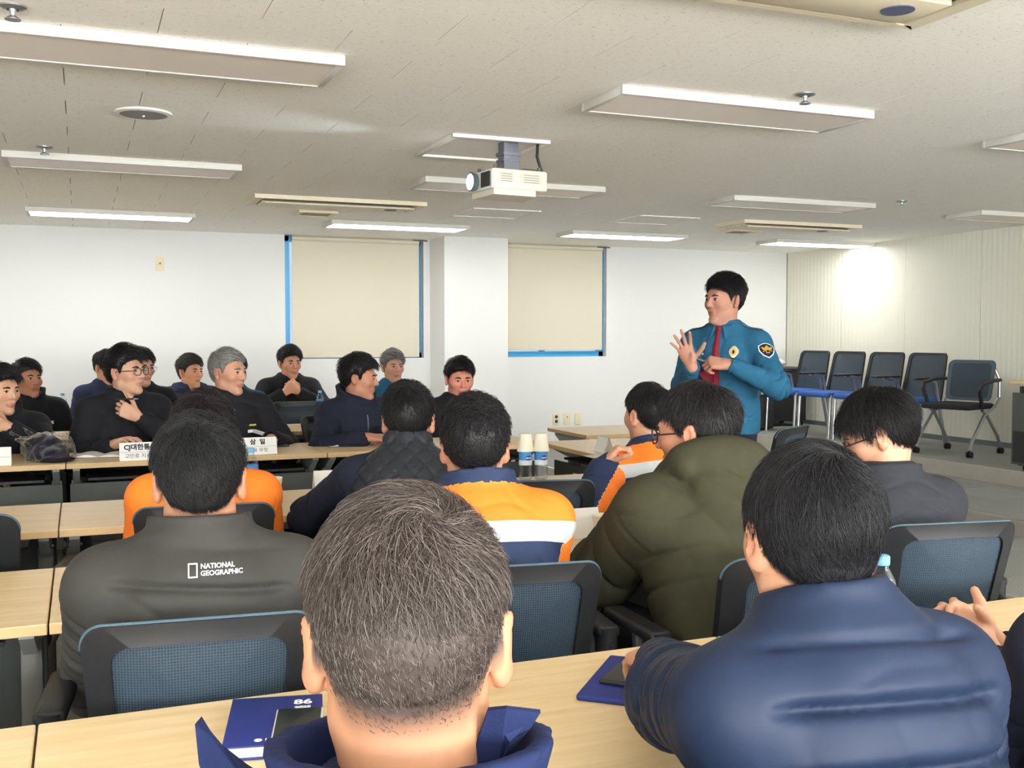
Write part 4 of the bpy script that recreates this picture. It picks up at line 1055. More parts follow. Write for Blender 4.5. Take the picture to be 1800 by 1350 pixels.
    qs = j.get('quilt', 0); qd = j.get('quilt_depth', 0.012)
    ts = np.array([-0.12, -0.02, 0.10, 0.22, L - 0.14, L - 0.07, L - 0.02, L + 0.03, L + 0.07])
    wa = np.array([0.165, 0.172, 0.165, 0.172, 0.176, 0.150, 0.100, 0.070, 0.056]) * s + bk
    wb_ = np.array([0.115, 0.122, 0.122, 0.124, 0.122, 0.110, 0.088, 0.066, 0.056]) * s + bk * 0.9
    yo = np.array([0.0, 0.0, 0.004, 0.006, 0.0, -0.004, -0.006, 0.0, 0.004])
    x0, y0, z0 = hip
    def torso(X, Y, Z):
        py, pz = Y - F32(y0), Z - F32(z0)
        t = py * F32(u[1]) + pz * F32(u[2]); d = py * F32(v[1]) + pz * F32(v[2]); t = t + 0 * X
        A = np.interp(t, ts, wa).astype(F32); B = np.interp(t, ts, wb_).astype(F32); dd = d - np.interp(t, ts, yo).astype(F32)
        e_ = (np.abs((X - F32(x0)) / A) ** F32(2.5) + np.abs(dd / B) ** F32(2.5)) ** F32(0.4)
        r = (e_ - 1) * np.minimum(A, B)
        r = np.maximum(r, np.maximum(t - F32(L + 0.045), F32(-0.10) - t))
        return r
    sw = j.get('sleeve', 1.0)
    md = (lambda t: (F32(qd * 0.8) * np.exp(-((np.abs(((t / F32(qs * 0.9)) % 1) - F32(0.5)) * F32(qs * 0.9)) / F32(0.009)) ** 2))) if False else None
    for sd in arms:
        S, el, W_, spec = arms[sd]; ff = nrm(W_ - el)
        G.cone(el, el + (W_ - el) * 0.97, (0.050 * s + bk) * sw, (0.034 * s + bk * 0.7) * sw, 0.025, mod=md)
        G.cone(W_ - ff * 0.012, W_ + ff * 0.06, 0.030 * s, 0.034 * s, 0.004, 's')     # open cuff
    c0 = hip + u * (-0.12); c1 = hip + u * (L + 0.08)
    G.put(torso, np.minimum(c0, c1) - V3(0.22, 0.16, 0.04), np.maximum(c0, c1) + V3(0.22, 0.16, 0.04), 0.02)
    sw = j.get('sleeve', 1.0)
    for sd in arms:
        S, el, W_, spec = arms[sd]
        md = None
        if False: md = lambda t: (F32(qd * 0.8) * np.exp(-((np.abs(((t / F32(qs * 0.9)) % 1) - F32(0.5)) * F32(qs * 0.9)) / F32(0.009)) ** 2))
        G.cone(nb + V3(sd * 0.045, 0, -0.022), S + u * 0.0, 0.046 * s + bk, (0.056 * s + bk) * (0.5 + 0.5 * sw), 0.04)
        G.cone(S, el, (0.060 * s + bk) * sw, (0.049 * s + bk) * sw, 0.035, mod=md)
    cz = j.get('collar', 0.05)
    if j.get('hood'):
        G.ell(nb - v * 0.085 + u * 0.035, V3(0.135, 0.085, 0.065), rotx(-a + 0.25), 0.02)
        G.ell(nb - v * 0.125 - u * 0.05, V3(0.115, 0.05, 0.12), rotx(-a - 0.15), 0.025)
        G.cone(nb + V3(-0.12, -0.10, 0.055), nb + V3(0.12, -0.10, 0.055), 0.03, 0.03, 0.012)
        for sd in (-1, 1):
            G.cone(nb + V3(sd * 0.10, -0.06, 0.05), nb + V3(sd * 0.075, 0.09, 0.0), 0.05, 0.035, 0.03)
        G.ell(nb - v * 0.0 + u * 0.12, V3(0.085, 0.105, 0.09), rotx(-a), 0.012, 's')
    elif cz:
        ca = nb - u * 0.02; cn = nrm(nd * 0.7 + u * 0.3)
        Rn = 0.072 * s + j.get('collar_r', 0.0); fl = j.get('flare', 0.25); ct = j.get('collar_t', 0.007) + 0.5 * jv
        def collar(X, Y, Z):
            px, py, pz = X - F32(ca[0]), Y - F32(ca[1]), Z - F32(ca[2])
            t = px * F32(cn[0]) + py * F32(cn[1]) + pz * F32(cn[2])
            rr = np.sqrt(np.maximum(px * px + py * py + pz * pz - t * t, 0))
            fr = np.clip(py / (rr + F32(1e-4)), -1, 1)
            d = np.abs(rr - (F32(Rn) + F32(fl) * np.maximum(t, 0) * F32(0.5))) - F32(ct)
            top = F32(cz + 0.02) - F32(j.get('front_drop', 0.02)) * np.clip(fr, 0, 1)
            d = np.maximum(d, np.maximum(t - top, -t - F32(0.01)))
            return d
        G.put(collar, ca - 0.16, ca + 0.16 + V3(0, 0, cz), 0.008)
    for blob in j.get('extra', []):
        A_, B_, ra, rb = blob; G.cone(nb + V3(*A_), nb + V3(*B_), ra, rb, 0.012)
    if j.get('open'):          # V neck opening
        G.cone(nb + v * 0.11 + u * 0.04, nb + v * 0.15 - u * 0.13, 0.045, 0.006, 0.01, 's')
    Vj, Qj = G.mesh(); Vj = relax(Vj, Qj, 1, 0.5)
    N = vnormals(Vj, Qj); sd0 = j.get('seed', 0) + psi * 0.37; fa = j.get('fold', 1.0) * 0.0075
    tt = (Vj - hip) @ u; xx = Vj[:, 0]; dd = (Vj - hip) @ v
    mask = lambda a, b, c: np.clip(0.35 + 0.9 * np.sin(a * 9 + sd0) * np.sin(b * 11 + sd0 * 1.7) + 0.3 * np.sin(c * 17 + sd0), 0, 1)
    ridge = lambda ph: -(1 - np.abs(np.sin(ph))) ** 3 + 0.25
    ft = ridge(34 * tt + 11 * xx * np.sin(sd0) + 1.6 * np.sin(9 * xx + 6 * tt + sd0) + 0.8 * np.sin(23 * xx + sd0)) * mask(xx, tt, dd) + 0.7 * ridge(30 * xx + 22 * tt + 1.5 * np.sin(12 * tt + sd0)) * mask(tt, xx + 0.3, dd)
    if qs:
        ph = np.abs((((tt + 0.012 * np.sin(7 * xx)) / qs) % 1) - 0.5) * qs
        ft = ft * 0.5 - (qd / fa) * np.exp(-(ph / 0.008) ** 2) - 0.3 * qd / fa * np.cos(math.pi * (0.5 - ph / qs)) * -1
    bestd = np.full(len(Vj), 9.0); fs = np.zeros(len(Vj))
    for sd in arms:
        S, el, W_, _ = arms[sd]; l1 = np.linalg.norm(el - S)
        for A, B, off in ((S, el, 0.0), (el, W_, l1)):
            ab = B - A; t_ = np.clip(((Vj - A) @ ab) / (ab @ ab), 0, 1); rel = Vj - A - t_[:, None] * ab; d_ = np.linalg.norm(rel, axis=1)
            s_ = t_ * np.linalg.norm(ab) + off; an = np.arctan2(rel[:, 2], rel[:, 0] + rel[:, 1])
            val = ridge(36 * s_ + 1.3 * np.sin(an + sd0) + 0.9 * np.sin(2 * an + 9 * s_ + sd0)) * (0.35 + 1.0 * np.exp(-((s_ - l1) / 0.09) ** 2) + 0.5 * np.exp(-((s_ - l1 * 1.8) / 0.06) ** 2))
            if qs:
                ps = np.abs(((s_ / (qs * 0.85)) % 1) - 0.5) * qs * 0.85; val = val * 0.5 - (qd / fa) * np.exp(-(ps / 0.008) ** 2) + 0.3 * qd / fa * np.cos(ps / (qs * 0.85) * math.pi)
            m_ = d_ < bestd; fs = np.where(m_, val, fs); bestd = np.where(m_, d_, bestd)
    wsl = np.clip((np.abs(xx) - 0.13) / 0.05, 0, 1) * np.clip((0.13 - bestd) / 0.03, 0, 1); wsl = np.maximum(wsl, np.clip((dd - 0.16) / 0.04, 0, 1))
    Vj = Vj + N * (fa * (ft * (1 - wsl) + fs * wsl) * np.clip((L + 0.01 - tt) / 0.05, 0.1, 1))[:, None]
    zone = None
    if 'band' in j:
        tt = (Vj - hip) @ u - j['band']; zone = np.where((Vj - nb) @ u > 0.012, -1.0, tt)
        for sd in arms:
            S, el, W_, _ = arms[sd]
            def along(A, B):
                ab = B - A; t_ = np.clip(((Vj - A) @ ab) / (ab @ ab), 0, 1); return t_ * np.linalg.norm(ab), np.linalg.norm(Vj - A - t_[:, None] * ab, axis=1)
            t1, d1 = along(S, el); t2, d2 = along(el, W_); l1 = np.linalg.norm(el - S)
            near = np.minimum(d1, d2); sl = np.where(d1 < d2, t1, l1 + t2)
            axd = np.abs(Vj[:, 0]); insleeve = (near < 0.088) & (((axd > 0.165) | (d2 < d1)) & (sl > 0.02))
            zone = np.where(insleeve, j.get('sband', 0.2) - sl, zone)
    jm = j.get('mat') or fabric('navy_cloth', srgb(40, 46, 66))
    jo = inst(j.get('name', 'jacket'), to_mesh('jacket', Vj, Qj, jm, True, None, zone), e)
    tri = np.concatenate([Qj[:, :3], Qj[:, [0, 2, 3]]])
    bvh = BVHTree.FromPolygons([tuple(p) for p in Vj], [tuple(t_) for t_ in Qj.tolist()])
    # ---- trousers and shoes
    tm, sm = trousers_mesh(standing)
    inst('trousers', tm, e, mat=trouser)
    for sd in (-1, 1):
        inst('shoe', sm, e, (sd * (0.105 if standing else 0.14), (-0.01 if standing else 0.44), 0))
    return dict(e=e, base=base, Rb=Rb, hip=hip, u=u, v=v, nb=nb, L=L, O=O, M=M, s=s, arms=arms, hands=hands, jacket=jo, bvh=bvh, T=T, body=body)

def stick(P, name, m, me, origin, xd, yd, off=0.0015, parent=None, reach=0.2):
    """lay a flat mesh (xy) on the jacket: shoot each vertex at the cloth"""
    xd = nrm(xd); yd = nrm(np.asarray(yd) - xd * (np.asarray(yd) @ xd)); nz = np.cross(xd, yd)
    for vt in me.vertices:
        p = np.asarray(origin) + xd * vt.co.x + yd * vt.co.y
        hit = P['bvh'].ray_cast(Vector(p + nz * reach), Vector(-nz), reach * 2)
        k = (np.array(hit[0]) if hit[0] is not None else p) + nz * (off + vt.co.z); vt.co = k
    if len(me.materials) == 0: me.materials.append(m)
    return inst(name, me, parent or P['e'])
def text_mesh(txt, size, align='CENTER', bold=0.0, ext=0.0):
    c = bpy.data.curves.new('lettering', 'FONT'); c.body = txt; c.size = size; c.align_x = align; c.align_y = 'CENTER'; c.offset = bold; c.extrude = ext
    c.resolution_u = 3
    o = bpy.data.objects.new('lettering', c); COL.objects.link(o)
    dg = bpy.context.evaluated_depsgraph_get(); me = bpy.data.meshes.new_from_object(o.evaluated_get(dg))
    bpy.data.objects.remove(o); bpy.data.curves.remove(c); me.materials.clear()
    return me
def poly_mesh(poly, z=0.0, rings=3):
    """polygon fan with inner rings so that it can bend"""
    p = np.array(poly, float); c = p.mean(0); V = []; Fs = []
    n = len(p)
    for r in range(rings): V += [(*(c + (p[i] - c) * (1 - r / rings)), z) for i in range(n)]
    V.append((*c, z))
    for r in range(rings - 1):
        for i in range(n): Fs.append((r * n + i, r * n + (i + 1) % n, (r + 1) * n + (i + 1) % n, (r + 1) * n + i))
    for i in range(n): Fs.append(((rings - 1) * n + i, (rings - 1) * n + (i + 1) % n, rings * n))
    me = bpy.data.meshes.new('patch'); me.from_pydata(V, [], Fs); return me
def grid_mesh(w, h, nx=6, ny=6):
    V = [(w * (i / nx - 0.5), h * (j / ny - 0.5), 0) for j in range(ny + 1) for i in range(nx + 1)]
    Fs = [(j * (nx + 1) + i, j * (nx + 1) + i + 1, (j + 1) * (nx + 1) + i + 1, (j + 1) * (nx + 1) + i) for j in range(ny) for i in range(nx)]
    me = bpy.data.meshes.new('patch'); me.from_pydata(V, [], Fs); return me

# ------------------------------------------------------------------ the people
def ray_pt(x, y, zc):       # room point at a given distance in front of the viewpoint (used to lay people out)
    th, pt = R(22.46), R(2.62)
    f = V3(math.sin(th) * math.cos(pt), math.cos(th) * math.cos(pt), -math.sin(pt)); r = V3(math.cos(th), -math.sin(th), 0); u = np.cross(r, f)
    return V3(0, 0, 1.36) + (f + r * (x - 900) / 1836 - u * (y - 675) / 1836) * zc
RT = V3(0.924, -0.382, 0); FW = V3(0.382, 0.924, 0); UP = V3(0, 0, 1)
NAVY = srgb(34, 42, 70); DARK = srgb(30, 32, 38)
J_DARK = fabric('black_cloth', srgb(30, 31, 36)); J_NAVY = fabric('dark_navy_cloth', srgb(34, 38, 54)); J_BLUE = fabric('bright_navy_cloth', srgb(26, 36, 72))
J_GREY = fabric('charcoal_grey_nylon', srgb(56, 55, 52), 0.65, 0.06, 500); J_OLIVE = fabric('olive_cotton', srgb(60, 59, 43), 0.85)
J_PUFF = fabric('slate_navy_nylon', srgb(27, 38, 60), 0.55, 0.05, 500); J_SLATE = fabric('slate_grey_cotton', srgb(50, 51, 57), 0.85)
J_TEAL = fabric('teal_uniform_shirt', srgb(38, 92, 122), 0.8); J_SUIT = fabric('navy_suit', srgb(42, 50, 78))
HIVIS = zone_fabric('orange_safety_jacket', srgb(246, 124, 34), srgb(186, 188, 188), srgb(31, 45, 78))
OC_ = office_chair
def seat(P, lab, dy=0.0):
    b = P['base']; psi = -math.degrees(P['e'].rotation_euler.z)
    office_chair(b[0], b[1], psi, lab)

G_NEAR = 'people seen from behind'; G_FAR = 'people facing the camera'
# --- nearest row
P1 = person((0.262, 0.872, 1.092), 14, 'man with short greying brown hair and raised navy collar, nearest the camera', head=(3, 4, 0), lean=6, s=1.0, voxel=0.0035, jv=0.006,
    skin=(186, 134, 102), hcol=(62, 52, 47), hair=dict(n=26000, thick=0.007, top=0.012, len=(0.040, 0.006), rise=0.28, rad=0.00045, segs=5, vox=0.003, fade=0.018, greymix=0.35, grey=srgb(104, 94, 88), mess=0.4, groove=0.001, swirl=0.6, seed=4, whorl=0.02),
    jacket=dict(mat=J_BLUE, collar=0.07, collar_r=0.016, flare=0.6, front_drop=0.0, wrinkle=0.005), detail=False, group=G_NEAR, neck=0.145)
P2 = person((0.855, 1.074, 1.105), -2, 'man in quilted slate navy jacket with thick black hair, right foreground', head=(18, 6, 0), lean=16, s=0.92, voxel=0.0035, jv=0.006, bulk=0.012,
    left=dict(w=(0.93, 1.62, 0.79), f=(0.2, 1, -0.1), b=(-0.2, 0, 1), curl=(25, 35, 25), pole=(-0.8, -0.1, -0.6)), right=dict(l=(0.2, 0.38, 0.79)),
    skin=(196, 146, 116), hcol=(26, 25, 28), hair=dict(n=22000, thick=0.010, top=0.006, len=(0.06, 0.035), rise=0.10, rad=0.0006, segs=5, vox=0.003, mess=0.3, groove=0.0024, swirl=0.5, whorl=0.02, seed=8, lift=-0.005),
    jacket=dict(mat=J_PUFF, quilt=0.072, quilt_depth=0.015, collar=0.058, collar_r=-0.004, flare=0.15, fold=1.4), detail=False, group=G_NEAR, neck=0.118)
P10 = person((1.47, 1.08, 1.10), 12, 'person in dark navy jacket cut by the right edge with clasped hands', head=(-10, 5, 0), lean=14, voxel=0.0035, jv=0.007, skin=(200, 150, 122),
    left=dict(w=(1.555, 1.42, 0.755), f=(-0.35, 0.6, 0.6), b=(-0.5, -0.6, 0.2), curl=(48, 55, 30), spread=3, pole=(-0.6, -0.5, -0.6)),
    right=dict(w=(1.625, 1.47, 0.755), f=(-0.55, 0.35, 0.55), b=(0.5, 0.5, 0.5), curl=(30, 40, 25), pole=(1, -0.5, -0.6)),
    hcol=(26, 25, 28), hair=dict(n=800), jacket=dict(mat=J_NAVY, collar=0.04, wrinkle=0.006), detail=False, group=G_NEAR, neck=0.118)
# --- second row
P3 = person((0.221, 2.203, 1.064), 6, 'man in charcoal grey padded jacket with white lettering on the back', head=(0, 2, 0), lean=4, s=1.02, voxel=0.0045, jv=0.0065, bulk=0.012,
    left=dict(l=(-0.12, 0.38, 0.775), pole=(-0.35, -0.1, -1)), right=dict(l=(0.12, 0.38, 0.775), pole=(0.35, -0.1, -1)),
    skin=(188, 136, 106), hcol=(34, 34, 36), hair=dict(n=9000, thick=0.006, top=0.012, len=(0.055, 0.016), rise=0.22, rad=0.0008, vox=0.0035, fade=0.008, mess=0.4, groove=0.002, whorl=0.01, seed=11),
    jacket=dict(mat=J_GREY, quilt=0.075, quilt_depth=0.012, collar=0.058, collar_r=0.012, flare=0.2, wrinkle=0.006), detail=False, group=G_NEAR, neck=0.118)
P6 = person((0.932, 2.505, 1.077), 8, 'man in orange and navy work jacket with curly black hair, centre', head=(10, 4, 0), lean=18, s=0.98, voxel=0.005, jv=0.007, bulk=0.006,
    left=dict(l=(-0.12, 0.42, 0.775), pole=(-0.4, -0.1, -1)), right=dict(l=(0.10, 0.42, 0.775), pole=(0.25, 0.0, -1)),
    skin=(190, 138, 110), hcol=(28, 27, 30), hair=dict(n=6000, thick=0.014, top=0.012, len=(0.03, 0.012), rise=0.5, rad=0.001, vox=0.004, mess=1.2, groove=0.003, fade=0.006, seed=13),
    jacket=dict(mat=HIVIS, band=0.335, sband=0.16, collar=0.05, flare=0.25, collar_r=0.008, wrinkle=0.006), detail=False, group=G_NEAR, neck=0.118)
P8 = person((1.548, 2.434, 1.10), 2, 'man in olive hooded coat with dark glasses turned to the left', head=(-40, 6, 0), lean=24, s=1.04, voxel=0.0045, jv=0.007, bulk=0.02,
    left=dict(l=(0.02, 0.46, 0.80), pole=(-1, -0.1, -0.6)), right=dict(l=(0.2, 0.40, 0.775)),
    skin=(190, 134, 106), hcol=(34, 31, 32), hair=dict(n=4000, thick=0.010, top=0.008, len=(0.05, 0.02), rise=0.2, rad=0.001, vox=0.004, seed=17, groove=0.0014),
    jacket=dict(mat=J_OLIVE, hood=True, fold=2.2, sleeve=1.12), glasses='dark', group=G_NEAR)
P9 = person((2.22, 2.477, 1.062), 10, 'man in slate grey jacket with glasses looking down, beside the steps', head=(-55, 22, 0), lean=12, s=0.98, voxel=0.0045, jv=0.007, bulk=0.008,
    left=dict(l=(-0.12, 0.36, 0.775)), right=dict(l=(0.12, 0.36, 0.775)), skin=(200, 150, 122), hcol=(26, 24, 26),
    hair=dict(n=5000, thick=0.018, top=0.014, len=(0.07, 0.04), rise=0.15, rad=0.001, vox=0.004, seed=19, fringe=1.0, groove=0.0018), jacket=dict(mat=J_SLATE, collar=0.036, flare=0.6, collar_r=0.010, wrinkle=0.006), glasses='dark', group=G_NEAR)
# --- third row
P4 = person((0.373, 3.56, 1.03), 6, 'person in orange work jacket mostly hidden behind the grey padded jacket', head=(3, 2, 0), lean=14, s=0.98, voxel=0.006, jv=0.008, bulk=0.006,
    left=dict(l=(-0.10, 0.36, 0.775), pole=(-0.35, 0, -1)), right=dict(l=(0.10, 0.36, 0.775), pole=(0.35, 0, -1)), hcol=(34, 27, 30), hair=dict(n=2500, thick=0.024, top=0.02, len=(0.05, 0.04), rad=0.0014, rise=0.4, seed=23),
    jacket=dict(mat=HIVIS, band=0.235, sband=0.24, collar=0.03), detail=False, group=G_NEAR, neck=0.118)
P5 = person((1.041, 3.455, 1.068), 20, 'man in dark knit sleeves and black quilted vest, seen from behind', head=(-2, 2, 0), lean=16, s=1.0, voxel=0.005, jv=0.007, bulk=0.006,
    left=dict(l=(-0.16, 0.40, 0.775), pole=(-1, -0.25, -0.45)), right=dict(l=(0.16, 0.40, 0.775), pole=(1, -0.25, -0.45)), skin=(206, 154, 124), hcol=(26, 26, 28),
    hair=dict(n=3000, thick=0.012, top=0.014, len=(0.04, 0.014), rise=0.3, rad=0.0011, fade=0.008, seed=29), jacket=dict(mat=J_NAVY, collar=0.0, wrinkle=0.005, name='sweater'), detail=False, group=G_NEAR, neck=0.118)
P7 = person((2.104, 3.664, 1.045), 2, 'man in orange work jacket with raised hand beyond the olive coat', head=(-12, 2, 0), lean=22, s=0.98, voxel=0.005, jv=0.007, bulk=0.012,
    left=dict(w=ray_pt(1056, 822, 4.05), f=RT * 0.5 + UP * 0.6, b=UP * 0.8 - RT * 0.5, curl=(55, 60, 35), pole=(-0.5, -0.2, -1)), right=dict(l=(0.15, 0.36, 0.775)),
    skin=(204, 152, 124), hcol=(28, 27, 29), hair=dict(n=3000, thick=0.010, top=0.008, len=(0.05, 0.015), rise=0.15, rad=0.0011, seed=31),
    jacket=dict(mat=HIVIS, band=0.30, sband=0.245, collar=0.045, flare=0.4), detail=False, group=G_NEAR, neck=0.145)
# --- facing rows
FD = dict(group=G_FAR, voxel=0.005, jv=0.009)
DHAIR = dict(n=1500, thick=0.014, top=0.014, len=(0.05, 0.015), rise=0.3, rad=0.0013, fringe=0.8)
P11 = person((0.239, 6.282, 1.155), 166, 'man with black rimmed glasses in black coat holding a pen to his chin', head=(-34, -4, 0), lean=6, s=1.06, bulk=0.012,
    left=dict(w=ray_pt(247, 735, 5.72), f=-RT * 0.85 + UP * 0.5 - FW * 0.2, b=-FW + UP * 0.2, curl=(45, 50, 25), pole=(-0.9, 0.3, -0.9)), right=dict(l=(0.16, 0.36, 0.775)),
    skin=(206, 160, 134), hcol=(24, 23, 25), hair=dict(DHAIR, thick=0.018, top=0.024, seed=2, fringe=1.1), glasses='dark', jacket=dict(mat=J_DARK, collar=0.05, flare=0.5, open=True, wrinkle=0.007), **FD)
P12 = person((-0.40, 6.26, 1.067), 165, 'man cut by the left edge in dark jacket with a raised hand', head=(-25, 4, 0), lean=10, s=1.04, bulk=0.012,
    left=dict(w=ray_pt(18, 752, 5.4), f=-RT * 0.9 + UP * 0.3, b=UP * 0.5 - FW * 0.8, curl=(30, 40, 25), pole=(-0.8, 0.2, -0.9)),
    skin=(206, 158, 130), hcol=(24, 23, 25), hair=dict(DHAIR, seed=3, fringe=1.1), jacket=dict(mat=J_DARK, collar=0.07, collar_r=0.012, flare=0.5, front_drop=0.05), **FD)
P13 = person((-0.335, 7.814, 1.063), 168, 'man in black padded jacket at left behind the wrapped cap', head=(-22, -4, 0), lean=2, s=1.04, bulk=0.016, skin=(176, 126, 100), hcol=(30, 29, 30), hair=dict(DHAIR, seed=5, fringe=0.0, thick=0.012),
    jacket=dict(mat=J_DARK, collar=0.08, collar_r=0.014, flare=0.45, front_drop=0.04), **FD)
P14 = person((0.20, 9.20, 1.10), 165, 'man in navy suit hidden behind the man with glasses, left side', head=(-20, 12, 0), lean=6, s=1.04, skin=(206, 156, 128), hcol=(26, 25, 27), hair=dict(DHAIR, seed=6), jacket=dict(mat=J_SUIT, collar=0.03, flare=0.6), **FD)
P15 = person((0.40, 7.95, 1.13), 170, 'man in thin glasses looking over the shoulder of the man with black glasses', head=(-20, 2, 0), lean=2, s=1.06, skin=(200, 150, 124), hcol=(30, 27, 28), hair=dict(DHAIR, seed=7), glasses='thin', jacket=dict(mat=J_DARK, collar=0.04), **FD)
P16 = person((0.838, 8.955, 1.065), 170, 'older man in padded navy jacket in the last row', head=(-24, 0, 0), lean=4, s=1.08, bulk=0.02, skin=(222, 168, 140), hcol=(46, 42, 42), hair=dict(DHAIR, seed=9, fringe=0.0, thick=0.01, top=0.016),
    jacket=dict(mat=J_SUIT, collar=0.04, collar_r=0.03, flare=0.8, open=True, quilt=0.11), **FD)
P17 = person((0.80, 6.266, 1.148), 170, 'grey haired man in black zip jacket with a name badge', head=(-32, 2, 0), lean=4, s=1.08, bulk=0.016,
    left=dict(w=Vector((1.00, 6.02, 0.775)), f=(-0.25, -1, 0), b=(0, 0, 1), curl=(18, 25, 15), pole=(-0.8, -0.3, -0.8)),
    skin=(202, 152, 126), hcol=(96, 94, 92), hair=dict(DHAIR, seed=10, fringe=0.0, thick=0.009, top=0.01, len=(0.03, 0.01), lift=0.004, greymix=0.6, grey=srgb(172, 170, 166)), jacket=dict(mat=J_DARK, collar=0.045, flare=0.25), **FD)
P18 = person((1.02, 7.70, 1.10), 175, 'person in blue uniform shirt hidden behind the grey haired man', head=(-10, 0, 0), lean=2, s=1.0, skin=(202, 152, 126), hcol=(34, 33, 34), hair=dict(DHAIR, seed=12), jacket=dict(mat=J_TEAL, collar=0.035), **FD)
P19 = person((1.634, 8.846, 1.135), 176, 'man in black jacket with hands clasped under his chin', head=(-8, 4, 0), lean=10, s=1.08, bulk=0.012,
    left=dict(w=ray_pt(527, 690, 8.58), f=-RT * 0.75 + UP * 0.5, b=-FW * 0.8 + UP * 0.5, curl=(55, 55, 30), pole=(-1, 0.1, -0.8)), right=dict(w=ray_pt(496, 693, 8.58), f=RT * 0.7 + UP * 0.55, b=-FW * 0.8 + UP * 0.5, curl=(40, 50, 30), pole=(1, 0.1, -0.8)),
    skin=(204, 150, 122), hcol=(24, 23, 25), hair=dict(DHAIR, seed=14, fringe=0.6), jacket=dict(mat=J_DARK, collar=0.045, flare=0.3), **FD)
P20 = person((1.567, 6.218, 1.104), 158, 'man in navy zip jacket looking right with both hands on the table', head=(-42, 4, 0), lean=10, s=1.06, bulk=0.014,
    left=dict(w=(1.70, 5.90, 0.785), f=(-0.5, -0.8, -0.05), b=(0, -0.3, 1), curl=(35, 40, 25), pole=(-0.9, 0, -0.8)), right=dict(w=(1.50, 5.84, 0.78), f=(0.7, -0.35, 0), b=(0, -0.3, 1), curl=(25, 35, 20), pole=(0.9, 0, -0.8)),
    skin=(186, 132, 106), hcol=(24, 22, 24), hair=dict(DHAIR, seed=15, thick=0.016, top=0.02, fringe=0.9), jacket=dict(mat=J_NAVY, collar=0.085, collar_r=0.018, flare=0.55, front_drop=0.06), **FD)
P21 = person((2.435, 8.513, 1.10), 178, 'grey haired man in blue uniform shirt in the last row', head=(-4, 0, 0), lean=2, s=1.08, skin=(206, 156, 130), hcol=(92, 90, 90), hair=dict(DHAIR, seed=16, greymix=0.5, grey=srgb(160, 160, 160), fringe=0.5), jacket=dict(mat=J_TEAL, collar=0.03, flare=0.5), **FD)
P22 = person((2.314, 6.503, 1.075), 182, 'man in dark jacket with flushed face behind the curly haired man', head=(4, 8, 0), lean=4, s=1.06, bulk=0.014, skin=(216, 146, 124), hcol=(24, 23, 24), hair=dict(DHAIR, seed=18, fringe=0.9, face_w=1.12), jacket=dict(mat=J_DARK, collar=0.04, flare=0.4), **FD)
# --- the standing officer
M_OTR = fabric('dark_uniform_trousers', srgb(30, 32, 48))
P23 = person((3.136, 4.67, 1.545), 236, 'police officer in teal uniform shirt and maroon tie, standing and gesturing', head=(24, 0, 0), lean=1, s=1.03, voxel=0.0035, jv=0.006, standing=True,
    right=dict(w=ray_pt(1216, 645, 5.22), f=UP * 0.93 - RT * 0.35 - FW * 0.1, b=FW * 0.8 + RT * 0.35, curl=((12, 18, 10), (10, 14, 8), (14, 16, 10), (18, 18, 10)), spread=13, thumb=(62, 5), pole=(0.5, -0.4, -1)),
    left=dict(w=ray_pt(1285, 641, 5.24), f=-RT * 0.95 + UP * 0.12, b=-FW * 0.7 + UP * 0.7, curl=(62, 70, 40), thumb=(25, 30), pole=(-1, -0.5, -0.7)),
    skin=(176, 128, 108), hcol=(26, 25, 28), hair=dict(n=5000, thick=0.012, top=0.02, len=(0.045, 0.012), rise=0.3, rad=0.001, vox=0.004, fade=0.008, seed=21, fringe=0.0),
    jacket=dict(mat=J_TEAL, collar=0.03, flare=0.5, front_drop=0.01, wrinkle=0.006, name='uniform_shirt', sleeve=1.02), trouser=M_OTR, group='standing speaker', neck=0.142)
P23['e']['group'] = 'standing speaker'
for P, lab in [(P1, 'black office chair under the nearest man'), (P2, 'black office chair under the man in slate navy jacket'), (P10, 'black office chair at the right edge'),
               (P3, 'black mesh back office chair behind the grey padded jacket'), (P6, 'mesh back office chair behind the curly haired man in orange'), (P8, 'mesh back office chair behind the olive coat'), (P9, 'mesh back office chair behind the slate grey jacket'),
               (P4, 'office chair of the person in orange hidden behind the grey jacket'), (P5, 'office chair of the man in quilted vest'), (P7, 'office chair of the man with raised hand in orange'),
               (P11, 'office chair of the man with black glasses'), (P12, 'office chair of the man at the left edge'), (P13, 'office chair of the man in black padded jacket'), (P14, 'office chair of the man in navy suit'),
               (P15, 'office chair of the man with thin glasses'), (P16, 'office chair of the older man'), (P17, 'office chair of the grey haired man with badge'), (P18, 'office chair of the hidden person in blue shirt'),
               (P19, 'office chair of the man with clasped hands'), (P20, 'office chair of the man looking right'), (P21, 'office chair of the grey haired man in uniform'), (P22, 'office chair of the man with flushed face')]:
    seat(P, lab)
office_chair(-0.33, 3.5, 10, 'empty black office chair cut by the left edge')
office_chair(1.52, 3.52, 14, 'empty mesh back office chair beside the orange and navy jacket')
office_chair(3.52, 4.92, -30, 'empty mesh back office chair in front of the standing officer')
office_chair(1.52, 7.72, 182, 'empty office chair in front of the man with clasped hands')

# clothing details --------------------------------------------------
def back_pt(P, x, t, d=-0.3): return P['hip'] + P['u'] * t + P['v'] * d + V3(x, 0, 0)
XN = V3(1, 0, 0)
